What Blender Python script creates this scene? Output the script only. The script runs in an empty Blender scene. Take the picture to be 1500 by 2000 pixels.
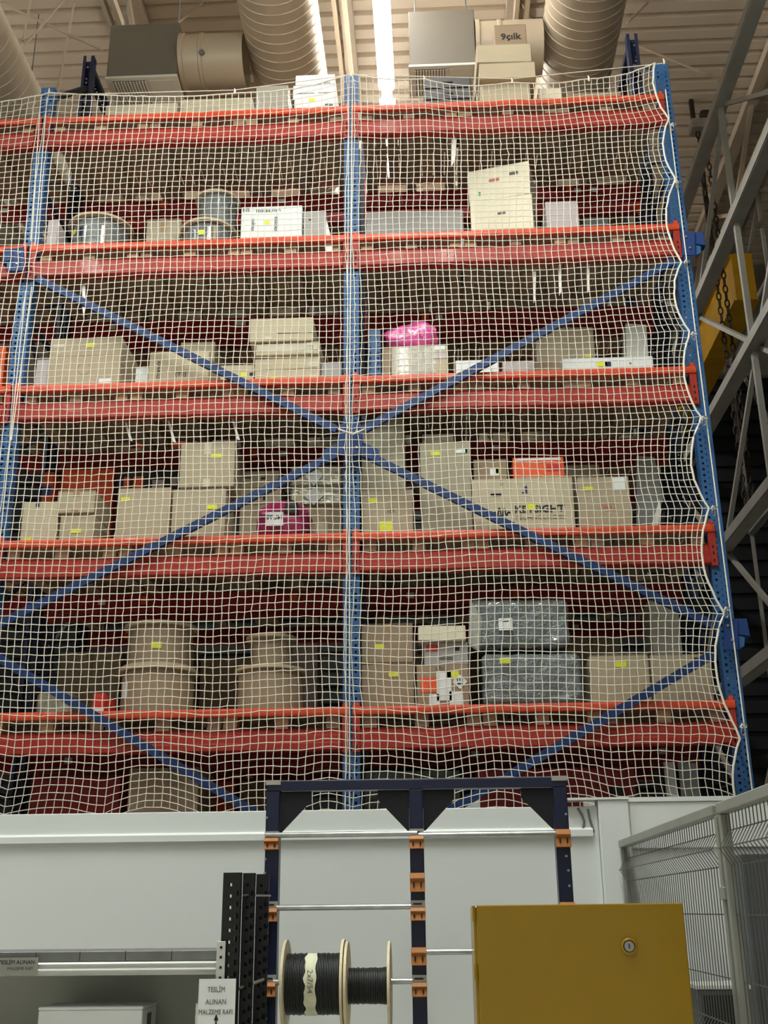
import bpy, math, random
import numpy as np
from mathutils import Vector, Matrix

random.seed(7)
rng = np.random.default_rng(11)
SC = bpy.context.scene
COL = SC.collection

# ---------------------------------------------------------------- camera
CAM = (0.588, -8.1745, 1.6)
YAW, PIT, ROL, FPX = 0.0405, 0.3450, -0.0108, 2168.4
_fw = Vector((-math.sin(YAW)*math.cos(PIT), math.cos(YAW)*math.cos(PIT), math.sin(PIT)))
_rt = Vector((math.cos(YAW), math.sin(YAW), 0)); _up = _rt.cross(_fw)
_r = _rt*math.cos(ROL) + _up*math.sin(ROL)
_u = -_rt*math.sin(ROL) + _up*math.cos(ROL)
cd = bpy.data.cameras.new('camera')
cd.sensor_fit = 'VERTICAL'; cd.sensor_height = 32.0; cd.lens = 32.0*FPX/2000.0
cd.clip_start = 0.05; cd.clip_end = 200
co = bpy.data.objects.new('camera', cd); COL.objects.link(co)
_m = Matrix.Identity(4)
for i in range(3):
    _m[i][0] = _r[i]; _m[i][1] = _u[i]; _m[i][2] = -_fw[i]; _m[i][3] = CAM[i]
co.matrix_world = _m
SC.camera = co

def at(px, py, Y):
    """photo measurement (1500x2000 frame) -> world point on the plane y = Y"""
    d = _fw + _r*((px-750)/FPX) - _u*((py-1000)/FPX)
    return Vector(CAM) + d*((Y-CAM[1])/d.y)

def at_z(px, py, Z):
    d = _fw + _r*((px-750)/FPX) - _u*((py-1000)/FPX)
    return Vector(CAM) + d*((Z-CAM[2])/d.z)

def at_x(px, py, X):
    d = _fw + _r*((px-750)/FPX) - _u*((py-1000)/FPX)
    return Vector(CAM) + d*((X-CAM[0])/d.x)

# ---------------------------------------------------------------- world, exposure
w = bpy.data.worlds.new('hall_air'); SC.world = w; w.use_nodes = True
w.node_tree.nodes['Background'].inputs[0].default_value = (0.80, 0.88, 1.0, 1)
w.node_tree.nodes['Background'].inputs[1].default_value = 0.10
SC.view_settings.view_transform = 'Standard'; SC.view_settings.look = 'None'
SC.view_settings.gamma = 1.0; SC.view_settings.use_curve_mapping = False
SC.view_settings.exposure = 0.22
SC.cycles.use_denoising = True
SC.cycles.max_bounces = 8
LAMP_STRENGTH = 46.0
ADDED_STRENGTH = 95.0

# ---------------------------------------------------------------- materials
def lin(c):
    return tuple(((v/255)/12.92 if v/255 <= 0.04045 else ((v/255+0.055)/1.055)**2.4) for v in c)

MATS = {}
def mat(name, rgb, rough=0.6, metal=0.0, var=0.10, scale=6.0, bump=0.0, bscale=60.0, stretch=None, alpha=None, coat=0.0, emit=None):
    if name in MATS: return MATS[name]
    m = bpy.data.materials.new(name); m.use_nodes = True
    nt = m.node_tree; b = nt.nodes['Principled BSDF']
    c = lin(rgb)
    b.inputs['Roughness'].default_value = rough
    b.inputs['Metallic'].default_value = metal
    b.inputs['Coat Weight'].default_value = coat
    tc = nt.nodes.new('ShaderNodeTexCoord'); mp = nt.nodes.new('ShaderNodeMapping')
    nt.links.new(tc.outputs['Object'], mp.inputs['Vector'])
    if stretch: mp.inputs['Scale'].default_value = stretch
    if var > 0:
        n = nt.nodes.new('ShaderNodeTexNoise'); n.inputs['Scale'].default_value = scale; n.inputs['Detail'].default_value = 4
        nt.links.new(mp.outputs['Vector'], n.inputs['Vector'])
        r = nt.nodes.new('ShaderNodeValToRGB')
        r.color_ramp.elements[0].position = 0.3; r.color_ramp.elements[1].position = 0.7
        r.color_ramp.elements[0].color = (*[v*(1-var) for v in c], 1)
        r.color_ramp.elements[1].color = (*[min(1, v*(1+var)) for v in c], 1)
        nt.links.new(n.outputs['Fac'], r.inputs['Fac']); nt.links.new(r.outputs['Color'], b.inputs['Base Color'])
    else:
        b.inputs['Base Color'].default_value = (*c, 1)
    if bump > 0:
        n2 = nt.nodes.new('ShaderNodeTexNoise'); n2.inputs['Scale'].default_value = bscale; n2.inputs['Detail'].default_value = 3
        nt.links.new(mp.outputs['Vector'], n2.inputs['Vector'])
        bp = nt.nodes.new('ShaderNodeBump'); bp.inputs['Strength'].default_value = bump; bp.inputs['Distance'].default_value = 0.02
        nt.links.new(n2.outputs['Fac'], bp.inputs['Height']); nt.links.new(bp.outputs['Normal'], b.inputs['Normal'])
    if alpha is not None:
        b.inputs['Alpha'].default_value = alpha
    if emit is not None:
        b.inputs['Emission Color'].default_value = (1, 0.98, 0.93, 1); b.inputs['Emission Strength'].default_value = emit
    MATS[name] = m
    return m

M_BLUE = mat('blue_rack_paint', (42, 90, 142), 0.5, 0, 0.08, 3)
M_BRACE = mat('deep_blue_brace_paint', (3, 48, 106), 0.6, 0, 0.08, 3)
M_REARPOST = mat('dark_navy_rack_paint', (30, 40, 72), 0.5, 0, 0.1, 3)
M_ORANGE = mat('orange_rail_paint', (216, 74, 34), 0.45, 0, 0.08, 4, coat=0.05)
M_RED = mat('red_beam_paint', (164, 40, 22), 0.55, 0, 0.08, 4, coat=0.05)
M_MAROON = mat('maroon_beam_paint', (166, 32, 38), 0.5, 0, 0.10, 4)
M_ROPE = mat('white_rope', (228, 222, 206), 0.85, 0, 0.05, 40)
M_WOOD = mat('pallet_wood', (196, 164, 128), 0.8, 0, 0.22, 5, 0.3, 40, (1, 0.2, 1))
M_WOOD2 = mat('aged_pallet_wood', (168, 142, 118), 0.85, 0, 0.25, 5, 0.3, 40, (1, 0.2, 1))
M_CARD = mat('kraft_cardboard', (180, 164, 138), 0.8, 0, 0.07, 3, 0.12, 30)
M_CARD2 = mat('pale_kraft_cardboard', (196, 182, 154), 0.8, 0, 0.06, 3, 0.12, 30)
M_CARD3 = mat('brown_cardboard', (158, 136, 112), 0.82, 0, 0.08, 3, 0.12, 30)
M_CARD4 = mat('grey_beige_cardboard', (170, 160, 138), 0.8, 0, 0.08, 3, 0.12, 30)
M_CREAM = mat('cream_carton_board', (232, 222, 196), 0.65, 0, 0.04, 3)
M_WHITE = mat('white_carton_board', (232, 236, 236), 0.5, 0, 0.04, 3)
M_GREYCARD = mat('grey_carton_board', (170, 166, 164), 0.7, 0, 0.06, 3)
M_LILAC = mat('lilac_grey_board', (196, 184, 186), 0.7, 0, 0.05, 3)
M_TAPE = mat('brown_tape', (160, 132, 96), 0.3, 0, 0.05, 6, coat=0.3)
M_CLEAR = mat('clear_tape', (214, 206, 186), 0.18, 0, 0.08, 20, coat=0.6)
M_YELLOW = mat('yellow_sticker', (226, 230, 50), 0.6, 0, 0.05, 8)
M_PAPER = mat('white_paper', (236, 238, 238), 0.7, 0, 0.03, 8)
M_INK = mat('black_ink', (32, 30, 32), 0.7, 0, 0.0)
M_NAVYINK = mat('navy_ink', (26, 34, 92), 0.7, 0, 0.0)
M_REDINK = mat('faded_red_ink', (196, 116, 96), 0.7, 0, 0.0)
M_GREYINK = mat('grey_ink', (96, 96, 92), 0.7, 0, 0.0)
M_SHADE = mat('dark_slot', (28, 24, 22), 0.9, 0, 0.0)
M_FILM = mat('grey_shrink_film', (104, 110, 114), 0.22, 0.0, 0.25, 10, 0.5, 35, coat=0.6)
M_BUBBLE = mat('bubble_wrap_over_grey', (112, 120, 124), 0.25, 0.0, 0.22, 14, 0.75, 42, coat=0.5)
M_FOIL = mat('silver_foil_wrap', (176, 172, 156), 0.25, 0.5, 0.3, 9, 0.9, 14, coat=0.3)
M_PINK = mat('pink_plastic', (226, 86, 160), 0.25, 0, 0.35, 12, 0.8, 16, coat=0.5)
M_MAGENTA = mat('magenta_plastic', (150, 30, 88), 0.3, 0, 0.35, 12, 0.8, 16, coat=0.4)
M_BLACKFILM = mat('black_film', (34, 34, 36), 0.25, 0, 0.2, 12, 0.8, 14, coat=0.5)
M_PLY = mat('reel_flange_board', (196, 178, 150), 0.7, 0, 0.10, 5, 0.1, 30)
M_REELPLY = mat('pale_plywood', (226, 212, 176), 0.65, 0, 0.12, 6, 0.12, 30, (0.3, 1, 1))
M_CABLE = mat('black_cable', (34, 36, 36), 0.45, 0, 0.15, 10)
M_GALV = mat('galvanised_steel', (176, 178, 178), 0.3, 0.8, 0.12, 10)
M_DGALV = mat('dull_galvanised_steel', (128, 130, 128), 0.45, 0.5, 0.15, 8)
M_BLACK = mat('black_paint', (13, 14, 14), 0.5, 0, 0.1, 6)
M_NAVY = mat('navy_stand_paint', (7, 19, 54), 0.4, 0, 0.1, 5, coat=0.15)
M_DNAVY = mat('dark_navy_plate', (5, 8, 18), 0.7, 0, 0.1, 5)
M_CLIP = mat('orange_clip_plastic', (172, 104, 24), 0.45, 0, 0.06, 8)
M_SILVERLBL = mat('silver_label', (176, 172, 164), 0.4, 0.2, 0.05, 10)
M_YELCAB = mat('yellow_cabinet_paint', (160, 126, 4), 0.3, 0, 0.03, 2, coat=0.25)
M_CHROME = mat('chrome', (190, 192, 190), 0.12, 1.0, 0.0)
M_PANEL = mat('white_wall_panel', (220, 224, 222), 0.55, 0, 0.02, 1.2, 0.02, 5)
M_PANELTRIM = mat('white_trim_metal', (226, 229, 226), 0.4, 0, 0.02, 2)
M_FENCE = mat('grey_fence_paint', (150, 152, 144), 0.45, 0, 0.06, 6)
M_WIRE = mat('dark_grey_fence_wire', (92, 94, 88), 0.5, 0, 0.08, 8)
M_LATT = mat('grey_steel_paint', (150, 148, 140), 0.5, 0, 0.12, 3)
M_CEIL = mat('beige_ceiling_sheet', (206, 190, 168), 0.6, 0, 0.04, 0.6)
M_TRUSS = mat('beige_truss_paint', (190, 174, 152), 0.55, 0, 0.08, 2)
M_DUCT = mat('beige_spiral_duct', (196, 182, 160), 0.4, 0.15, 0.06, 1.5)
M_PLEN = mat('grey_plenum_box', (116, 110, 98), 0.55, 0, 0.05, 2)
M_GRILLE = mat('white_grille', (226, 222, 210), 0.5, 0, 0.03, 3)
M_DWALL = mat('dark_teal_wall_sheet', (17, 23, 27), 0.7, 0, 0.15, 1.5)
M_GWALL = mat('grey_wall_sheet', (128, 124, 114), 0.65, 0, 0.08, 0.8)
M_FLOOR = mat('grey_concrete_floor', (196, 194, 186), 0.5, 0, 0.08, 1.0)
M_CRANE = mat('yellow_crane_paint', (196, 148, 20), 0.45, 0, 0.15, 3)
M_DARKIRON = mat('dark_brown_iron', (44, 32, 24), 0.6, 0.2, 0.15, 8)
M_LAMP = mat('lamp_diffuser', (255, 252, 245), 0.5, 0, 0.0, emit=LAMP_STRENGTH)
M_ADDLAMP = mat('added_cool_diffuser', (245, 255, 250), 0.5, 0, 0.0, emit=ADDED_STRENGTH)  # only for the lamps added to brighten the white wall
M_ADDLAMP.node_tree.nodes['Principled BSDF'].inputs['Emission Color'].default_value = (0.90, 1.0, 0.95, 1)
M_LAMPBODY = mat('lamp_body', (230, 228, 222), 0.5, 0, 0.0)
M_ORANGEBOX = mat('orange_carton_print', (240, 92, 40), 0.55, 0, 0.08, 6)
M_REDBOX = mat('red_carton_print', (206, 44, 34), 0.55, 0, 0.06, 6)
M_BLUEBOX = mat('blue_print', (40, 84, 170), 0.55, 0, 0.06, 6)
M_CRATE = mat('dark_grey_plastic', (74, 76, 80), 0.45, 0, 0.08, 6)
M_WRAP = mat('milky_stretch_film', (224, 222, 212), 0.2, 0, 0.10, 18, 0.5, 25, alpha=0.35, coat=0.5)
M_STRIPFILM = mat('white_film_tail', (240, 236, 228), 0.35, 0, 0.05, 10)
M_SHEET = mat('grey_steel_sheet', (150, 152, 150), 0.28, 0.4, 0.12, 3)
M_WHITEROLL = mat('white_insulation', (222, 220, 210), 0.7, 0, 0.05, 4)
M_SHELF = mat('light_grey_shelf_paint', (206, 208, 202), 0.35, 0.1, 0.04, 5)
M_SHELFIN = mat('shelf_back_grey', (186, 188, 176), 0.6, 0, 0.05, 3)

# ---------------------------------------------------------------- mesh helpers
class MB:
    def __init__(s): s.v = []; s.f = []
    def box(s, x0, x1, y0, y1, z0, z1):
        n = len(s.v)
        s.v += [(x0,y0,z0),(x1,y0,z0),(x1,y1,z0),(x0,y1,z0),(x0,y0,z1),(x1,y0,z1),(x1,y1,z1),(x0,y1,z1)]
        s.f += [tuple(n+i for i in q) for q in ((0,3,2,1),(4,5,6,7),(0,1,5,4),(1,2,6,5),(2,3,7,6),(3,0,4,7))]
        return s
    def bar(s, a, b, wd, ht, upv=(0,0,1)):
        a = Vector(a); b = Vector(b); d = (b-a).normalized(); up = Vector(upv)
        if abs(d.dot(up)) > 0.98: up = Vector((0,1,0))
        sx = d.cross(up).normalized(); sz = sx.cross(d)
        n = len(s.v)
        for p in (a, b):
            for i, j in ((-1,-1),(1,-1),(1,1),(-1,1)):
                s.v.append(tuple(p + sx*(i*wd/2) + sz*(j*ht/2)))
        s.f += [tuple(n+i for i in q) for q in ((0,1,2,3),(7,6,5,4),(0,4,5,1),(1,5,6,2),(2,6,7,3),(3,7,4,0))]
        return s
    def tube(s, pts, r, k=8, cap=True):
        pts = [Vector(p) for p in pts]; n0 = len(s.v); N = len(pts)
        rr = r if isinstance(r, (list, tuple)) else [r]*N
        prev = None
        for i, p in enumerate(pts):
            d = (pts[min(i+1, N-1)] - pts[max(i-1, 0)]).normalized()
            up = Vector((0,0,1)) if abs(d.z) < 0.9 else Vector((0,1,0))
            sx = d.cross(up).normalized(); sy = sx.cross(d)
            for j in range(k):
                a = 2*math.pi*j/k
                s.v.append(tuple(p + (sx*math.cos(a) + sy*math.sin(a))*rr[i]))
        for i in range(N-1):
            for j in range(k):
                a = n0+i*k+j; b = n0+i*k+(j+1) % k
                s.f.append((a, a+k, b+k, b))
        if cap:
            s.f.append(tuple(n0+j for j in range(k)))
            s.f.append(tuple(n0+(N-1)*k+j for j in reversed(range(k))))
        return s
    def lathe(s, prof, c=(0,0,0), axis='Z', k=32):
        """prof: list of (r, h) closed at both ends by the axis or left open"""
        n0 = len(s.v)
        for r, h in prof:
            for j in range(k):
                a = 2*math.pi*j/k; x, y = r*math.cos(a), r*math.sin(a)
                p = {'Z': (x, y, h), 'X': (h, x, y), 'Y': (x, h, y)}[axis]
                s.v.append((p[0]+c[0], p[1]+c[1], p[2]+c[2]))
        for i in range(len(prof)-1):
            for j in range(k):
                a = n0+i*k+j; b = n0+i*k+(j+1) % k
                s.f.append((a, b, b+k, a+k))
        return s
    def prism(s, poly, ax, a0, a1):
        """poly: 2-D outline in the plane across axis ax, extruded a0..a1 (ax 'X': (y,z); 'Y': (x,z); 'Z': (x,y))"""
        n0 = len(s.v); k = len(poly)
        for a in (a0, a1):
            for p, q in poly:
                s.v.append({'X': (a,p,q), 'Y': (p,a,q), 'Z': (p,q,a)}[ax])
        s.f.append(tuple(n0+j for j in range(k))); s.f.append(tuple(n0+k+j for j in reversed(range(k))))
        for j in range(k):
            s.f.append((n0+j, n0+k+j, n0+k+(j+1) % k, n0+(j+1) % k))
        return s
    def mesh(s, name):
        me = bpy.data.meshes.new(name); me.from_pydata(s.v, [], s.f); me.update()
        import bmesh
        bm = bmesh.new(); bm.from_mesh(me); bmesh.ops.recalc_face_normals(bm, faces=bm.faces); bm.to_mesh(me); bm.free()
        return me
    def build(s, name, m, parent=None, smooth=False, bevel=0.0, seg=1):
        me = s.mesh(name); me.materials.append(m)
        o = bpy.data.objects.new(name, me); COL.objects.link(o)
        if parent is not None:
            o.parent = parent
        if smooth:
            for p in me.polygons: p.use_smooth = True
            me.set_sharp_from_angle(angle=math.radians(40))
        if bevel > 0:
            bv = o.modifiers.new('edge', 'BEVEL'); bv.width = bevel; bv.segments = seg; bv.limit_method = 'ANGLE'
        return o

def tag(o, label, cat, group=None, kind=None):
    o['label'] = label; o['category'] = cat
    if group: o['group'] = group
    if kind: o['kind'] = kind
    return o
def struct(o):
    o['kind'] = 'structure'; return o
def thing(name, label, cat, loc=(0,0,0), group=None, rz=0.0):
    o = bpy.data.objects.new(name, None); COL.objects.link(o); o['kind'] = 'thing'
    o.empty_display_size = 0.1; o.location = loc; o.rotation_euler = (0, 0, rz)
    return tag(o, label, cat, group)
def inst(me_obj, name, parent, loc=(0,0,0), rot=None):
    o = bpy.data.objects.new(name, me_obj if isinstance(me_obj, bpy.types.Mesh) else me_obj.data)
    COL.objects.link(o); o.parent = parent; o.location = loc
    if rot: o.rotation_euler = rot
    return o
def shared(mb, name, m, smooth=False):
    me = mb.mesh(name); me.materials.append(m)
    if smooth:
        for p in me.polygons: p.use_smooth = True
        me.set_sharp_from_angle(angle=math.radians(40))
    return me
def text(name, body, size, loc, m, parent, rot=(math.pi/2, 0, 0), bold=0.0, align='CENTER', sx=1.0):
    cu = bpy.data.curves.new(name, 'FONT'); cu.body = body; cu.size = size; cu.align_x = align; cu.align_y = 'CENTER'
    cu.extrude = 0.0006; cu.offset = bold; cu.resolution_u = 2
    cu.materials.append(m)
    tmp = bpy.data.objects.new(name, cu)
    me = bpy.data.meshes.new_from_object(tmp); bpy.data.objects.remove(tmp); bpy.data.curves.remove(cu)
    me.materials.clear(); me.materials.append(m)
    for v in me.vertices: v.co.x *= sx
    o = bpy.data.objects.new(name, me); COL.objects.link(o); o.parent = parent; o.location = loc; o.rotation_euler = rot
    return o

B = 2.8                                  # bay width, post to post
Z0, DZ = 2.985, 1.349                    # lowest visible shelf rail and level spacing
LZ = [Z0 + DZ*i for i in range(5)]
DECK = 0.027                             # pallet top above the rail centre
D1 = 1.03                                # depth of the front rack
R2 = 1.30                                # where the rear rack begins
LEVEL = ['lowest level', 'second level up', 'middle level', 'fourth level up', 'top level']

# ================================================================ SETTING
def corrugated(name, m, length_axis, span, a0, a1, off, pitch, depth, frac=0.32, flip=1):
    """trapezoid sheet; ribs run along length_axis; profile advances from a0 to a1"""
    prof = []; a = a0
    while a < a1:
        s1 = pitch*frac*0.5; t = pitch*0.06
        prof += [(a, 0), (a+pitch*(1-frac)-t, 0), (a+pitch*(1-frac), depth), (a+pitch-t, depth)]
        a += pitch
    v = []; f = []
    for sv in span:
        for p, q in prof:
            v.append(off(sv, p, q*flip))
    k = len(prof)
    for i in range(k-1): f.append((i, i+1, k+i+1, k+i))
    me = bpy.data.meshes.new(name); me.from_pydata(v, [], f); me.materials.append(m)
    o = bpy.data.objects.new(name, me); COL.objects.link(o)
    so = o.modifiers.new('thick', 'SOLIDIFY'); so.thickness = 0.01
    return struct(o)

CEIL = 12.6
BACK = 9.6
mb = MB().box(-14, 12, -16, BACK, -0.2, 0); struct(mb.build('floor', M_FLOOR))
corrugated('ceiling', M_CEIL, 'X', (-14, 12), -16, BACK, lambda s, p, q: (s, p, CEIL+q), 0.25, 0.07)
corrugated('wall_back', M_DWALL, 'X', (-14, 12), 0, 10.3, lambda s, p, q: (s, BACK+q, p), 0.28, 0.06)
struct(MB().box(-14, 12, BACK, BACK+0.2, 10.36, 13).build('wall_back_upper', M_GWALL))
struct(MB().box(-14.2, -14, -16, BACK+0.2, 0, 13).build('wall_left', M_GWALL))
struct(MB().box(-14, 12, -16.2, -16, 0, 13).build('wall_front', M_PANEL))
corrugated('wall_right', M_DWALL, 'Y', (-16, BACK), 0, 10.3, lambda s, p, q: (9.0+q, s, p), 0.28, 0.06)
struct(MB().box(9.0, 9.15, -16, BACK, 10.36, 13).build('wall_right_upper', M_GWALL))

# white panel wall in front of the rack
PY = -0.60
ZP = 2.235
pw = MB().box(-6.5, 1.66, PY, PY+0.08, 0, ZP).build('wall_partition', M_PANEL, bevel=0.004); struct(pw)
struct(MB().prism([(PY-0.03, 2.045), (PY, 2.045), (PY, 2.10), (PY-0.012, 2.10), (PY-0.03, 2.085)], 'X', -6.5, 1.62).build('trim_1', M_PANELTRIM))
struct(MB().box(1.662, 1.86, PY-0.05, PY+0.10, 0, ZP+0.035).build('trim_2', M_PANEL, bevel=0.006))
struct(MB().box(1.40, 1.86, PY-0.06, PY+0.09, ZP+0.036, ZP+0.05).build('trim_3', M_PANELTRIM))
struct(MB().box(1.862, 5.2, PY, PY+0.08, 0, 1.96).build('wall_partition_side', M_PANEL))
struct(MB().box(1.862, 5.2, PY-0.02, PY+0.09, 1.962, ZP+0.02).build('trim_4', M_PANELTRIM, bevel=0.006))
struct(MB().box(1.862, 5.2, PY-0.03, PY+0.10, ZP+0.021, ZP+0.05).build('trim_5', M_PANELTRIM))

# ---------------------------------------------------------------- lamps
def lamp(x, y, z, L, label, lm=None):
    t = thing('linear_lamp', label, 'lamp', (x, y, z), 'linear ceiling lamps')
    MB().box(-0.07, 0.07, -L/2, L/2, 0.03, 0.10).build('housing', M_LAMPBODY, t)
    MB().prism([(-0.10, 0.03), (-0.085, -0.015), (-0.04, -0.04), (0.04, -0.04), (0.085, -0.015), (0.10, 0.03)], 'Y', -L/2+0.04, L/2-0.04).build('diffuser', lm or M_LAMP, t)
    for s in (-1, 1):
        MB().tube([(0, s*L*0.35, 0.1), (0, s*L*0.35, CEIL-z)], 0.008, 6).build('hanger', M_DGALV, t)
    return t
LZL = 11.3
for i, y in enumerate((-13.6, -10.5, -7.4, -4.4, -1.3, 1.72, 4.75, 7.8)):
    lamp(0.22, y, LZL, 2.9, ['lamp tube of the middle row closest to the entrance', 'second lamp tube of the middle row from the entrance', 'third lamp tube of the middle row from the entrance', 'fourth lamp tube of the middle row from the entrance', 'lamp tube just in front of the rack top',
        'glaring white lamp tube above the rack, at the top edge of the picture', 'bright lamp tube hanging behind the top shelf boxes', 'white lamp tube seen through the rack below the top pallets'][i])
for i, y in enumerate((-11, -3, 3)):  # row added out of view for extra light from the left
    lamp(-6.6, y, LZL, 2.9, 'white lamp tube of the added unseen row far left, %s one' % ['nearest', 'middle', 'farthest'][i])
for x, l in ((-3.2, 'left'), (0.9, 'middle')):  # two lamps added out of view to brighten the white wall
    lamp(x, -3.3, 8.6, 2.9, 'added cool white lamp out of view, brightening the white wall, %s one' % l, M_ADDLAMP)

# ---------------------------------------------------------------- air ducts
def main_duct(x, z, r, label, y0=-12, y1=5.4):
    t = thing('spiral_duct', label, 'duct', (x, 0, z), 'large round air ducts')
    prof = []; y = y0
    while y < y1:
        prof += [(r, y), (r, y+0.115), (r+0.007, y+0.120), (r+0.007, y+0.130), (r, y+0.135)]
        y += 0.135
    MB().lathe(prof, axis='Y', k=40).build('pipe', M_DUCT, t, smooth=True)
    MB().lathe([(0.001, y1+0.02), (r+0.02, y1+0.02), (r+0.02, y1-0.05)], axis='Y', k=40).build('end_cap', M_DUCT, t)
    for yy in (-5, -1, 3):
        MB().lathe([(r+0.014, yy-0.02), (r+0.02, yy-0.02), (r+0.02, yy+0.02), (r+0.014, yy+0.02)], axis='Y', k=40).build('hanger_ring', M_DGALV, t)
        MB().tube([(0, yy, r+0.02), (0, yy, CEIL-z)], 0.008, 6).build('hanger_rod', M_DGALV, t)
    return t
main_duct(-0.86, 10.72, 0.42, 'big beige spiral duct left of the glaring lamp')
main_duct(2.42, 10.72, 0.42, 'big beige spiral duct above the right rack post')
main_duct(-4.28, 10.72, 0.42, 'big beige spiral duct cut by the left picture edge')

def plenum(x0, x1, y0, y1, z0, z1, xd, label):
    cx = (x0+x1)/2
    t = thing('air_plenum', label, 'air vent', (cx, y0, z0))
    W = (x1-x0)/2; D = y1-y0; H = z1-z0
    MB().box(-W, W, 0, D, 0.02, H).build('box', M_PLEN, t, bevel=0.006)
    MB().box(-W-0.01, W+0.01, -0.01, D+0.01, -0.015, 0.018).build('bottom_frame', M_GRILLE, t, bevel=0.004)
    # louvred half of the underside
    MB().box(-W*0.86, W*0.12, D*0.08, D*0.92, -0.022, -0.0155).build('grille_recess', M_SHADE, t)
    n = 12
    sl = shared(MB().box(-0.011, 0.011, D*0.08, D*0.92, -0.034, -0.0225), 'grille_slat', M_GRILLE)
    for i in range(n):
        inst(sl, 'grille_slat', t, (-W*0.84 + (W*0.94)*i/(n-1), 0, 0))
    MB().box(W*0.2, W*0.9, D*0.08, D*0.92, -0.024, -0.0155).build('cover_plate', M_GRILLE, t, bevel=0.003)
    # branch pipe towards the main duct
    r = H*0.40; zc = H*0.52; yc = D*0.5
    xe = xd-cx
    MB().lathe([(r+0.02, W+0.005), (r+0.02, W+0.05), (r, W+0.055), (r, xe*0.55), (r+0.012, xe*0.55+0.01), (r+0.012, xe*0.55+0.04), (r, xe*0.55+0.05), (r, xe)], (0, yc, zc), 'X', 36).build('branch_pipe', M_DUCT, t, smooth=True)
    MB().lathe([(0.001, 0), (0.035, 0), (0.035, 0.02)], (xe*0.6, yc-r*0.92-0.02, zc-r*0.4), 'Y', 12).build('test_port', M_DGALV, t)
    for sx in (-1, 1):
        MB().tube([(sx*W*0.8, D*0.5, H), (sx*W*0.8, D*0.5, CEIL-z0)], 0.007, 6).build('hanger_rod', M_DGALV, t)
    return t
a = at_z(207, 153, 10.15); b = at_z(345, 150, 10.15); c = at_z(300, 208, 10.15)
top = at(270, 47, a.y).z
plenum(a.x, b.x, a.y, c.y, 10.15, top, -1.295, 'grey box air diffuser with slotted grille at upper left')
a2 = at_z(800, 130, 10.15); b2 = at_z(930, 125, 10.15)
plenum(a2.x, b2.x, a2.y, a2.y + (c.y-a.y), 10.15, at(860, 20, a2.y).z, 1.98, 'grey box air diffuser right of the glaring lamp')

# ---------------------------------------------------------------- roof trusses
def truss(x, label, zb=11.55, zt=12.5, y0=-14, y1=9.4):
    t = thing('roof_truss', label, 'truss', (x, 0, 0), 'roof trusses')
    for dx in (-0.06, 0.06):
        MB().box(dx-0.025, dx+0.025, y0, y1, zb-0.06, zb+0.06).build('bottom_chord', M_TRUSS, t)
    MB().box(-0.08, 0.08, y0, y1, zt-0.07, zt+0.07).build('top_chord', M_TRUSS, t)
    n = 16; st = (y1-y0)/n
    for i in range(n):
        ya = y0+i*st
        za, zbb = (zb, zt) if i % 2 == 0 else (zt, zb)
        MB().bar((0, ya, za), (0, ya+st, zbb), 0.06, 0.06).build('diagonal', M_TRUSS, t)
    return t
truss(-2.95, 'beige roof truss running back above the left bay')
truss(-0.28, 'beige roof truss just left of the glaring lamp')
truss(1.85, 'beige roof truss right of the glaring lamp')
truss(5.4, 'beige roof truss over the lattice frame')
truss(-5.6, 'beige roof truss beyond the left duct')
def rod(p, q, label):
    tag(MB().tube([p, q], 0.016, 6).build('bracing_rod', M_TRUSS), label, 'rod', 'roof bracing rods')
def rr(x0, y0, x1, y1, z0=12.58, z1=12.0): return at_z(x0, y0, z0), at_z(x1, y1, z1)
for q, l in (((0, 5, 200, 98), 'thin bracing rod slanting down right in the upper left corner'),
             ((125, 0, 48, 88), 'thin bracing rod slanting down left beside the left duct'),
             ((145, 5, 112, 180), 'steep thin bracing rod above the left rack post'),
             ((60, -5, 45, 80), 'short steep bracing rod next to the left duct'),
             ((395, 5, 330, 60), 'thin rod slanting above the left air diffuser'),
             ((1265, 5, 1225, 45), 'short thin rod beside the right duct'),
             ((1016, 0, 1041, 48), 'short thin rod above the topmost carton'),
             ((1235, 85, 1440, 170), 'thin bracing rod right of the right rack post')):
    p, s = rr(*q); rod(p, s, l)

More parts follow.
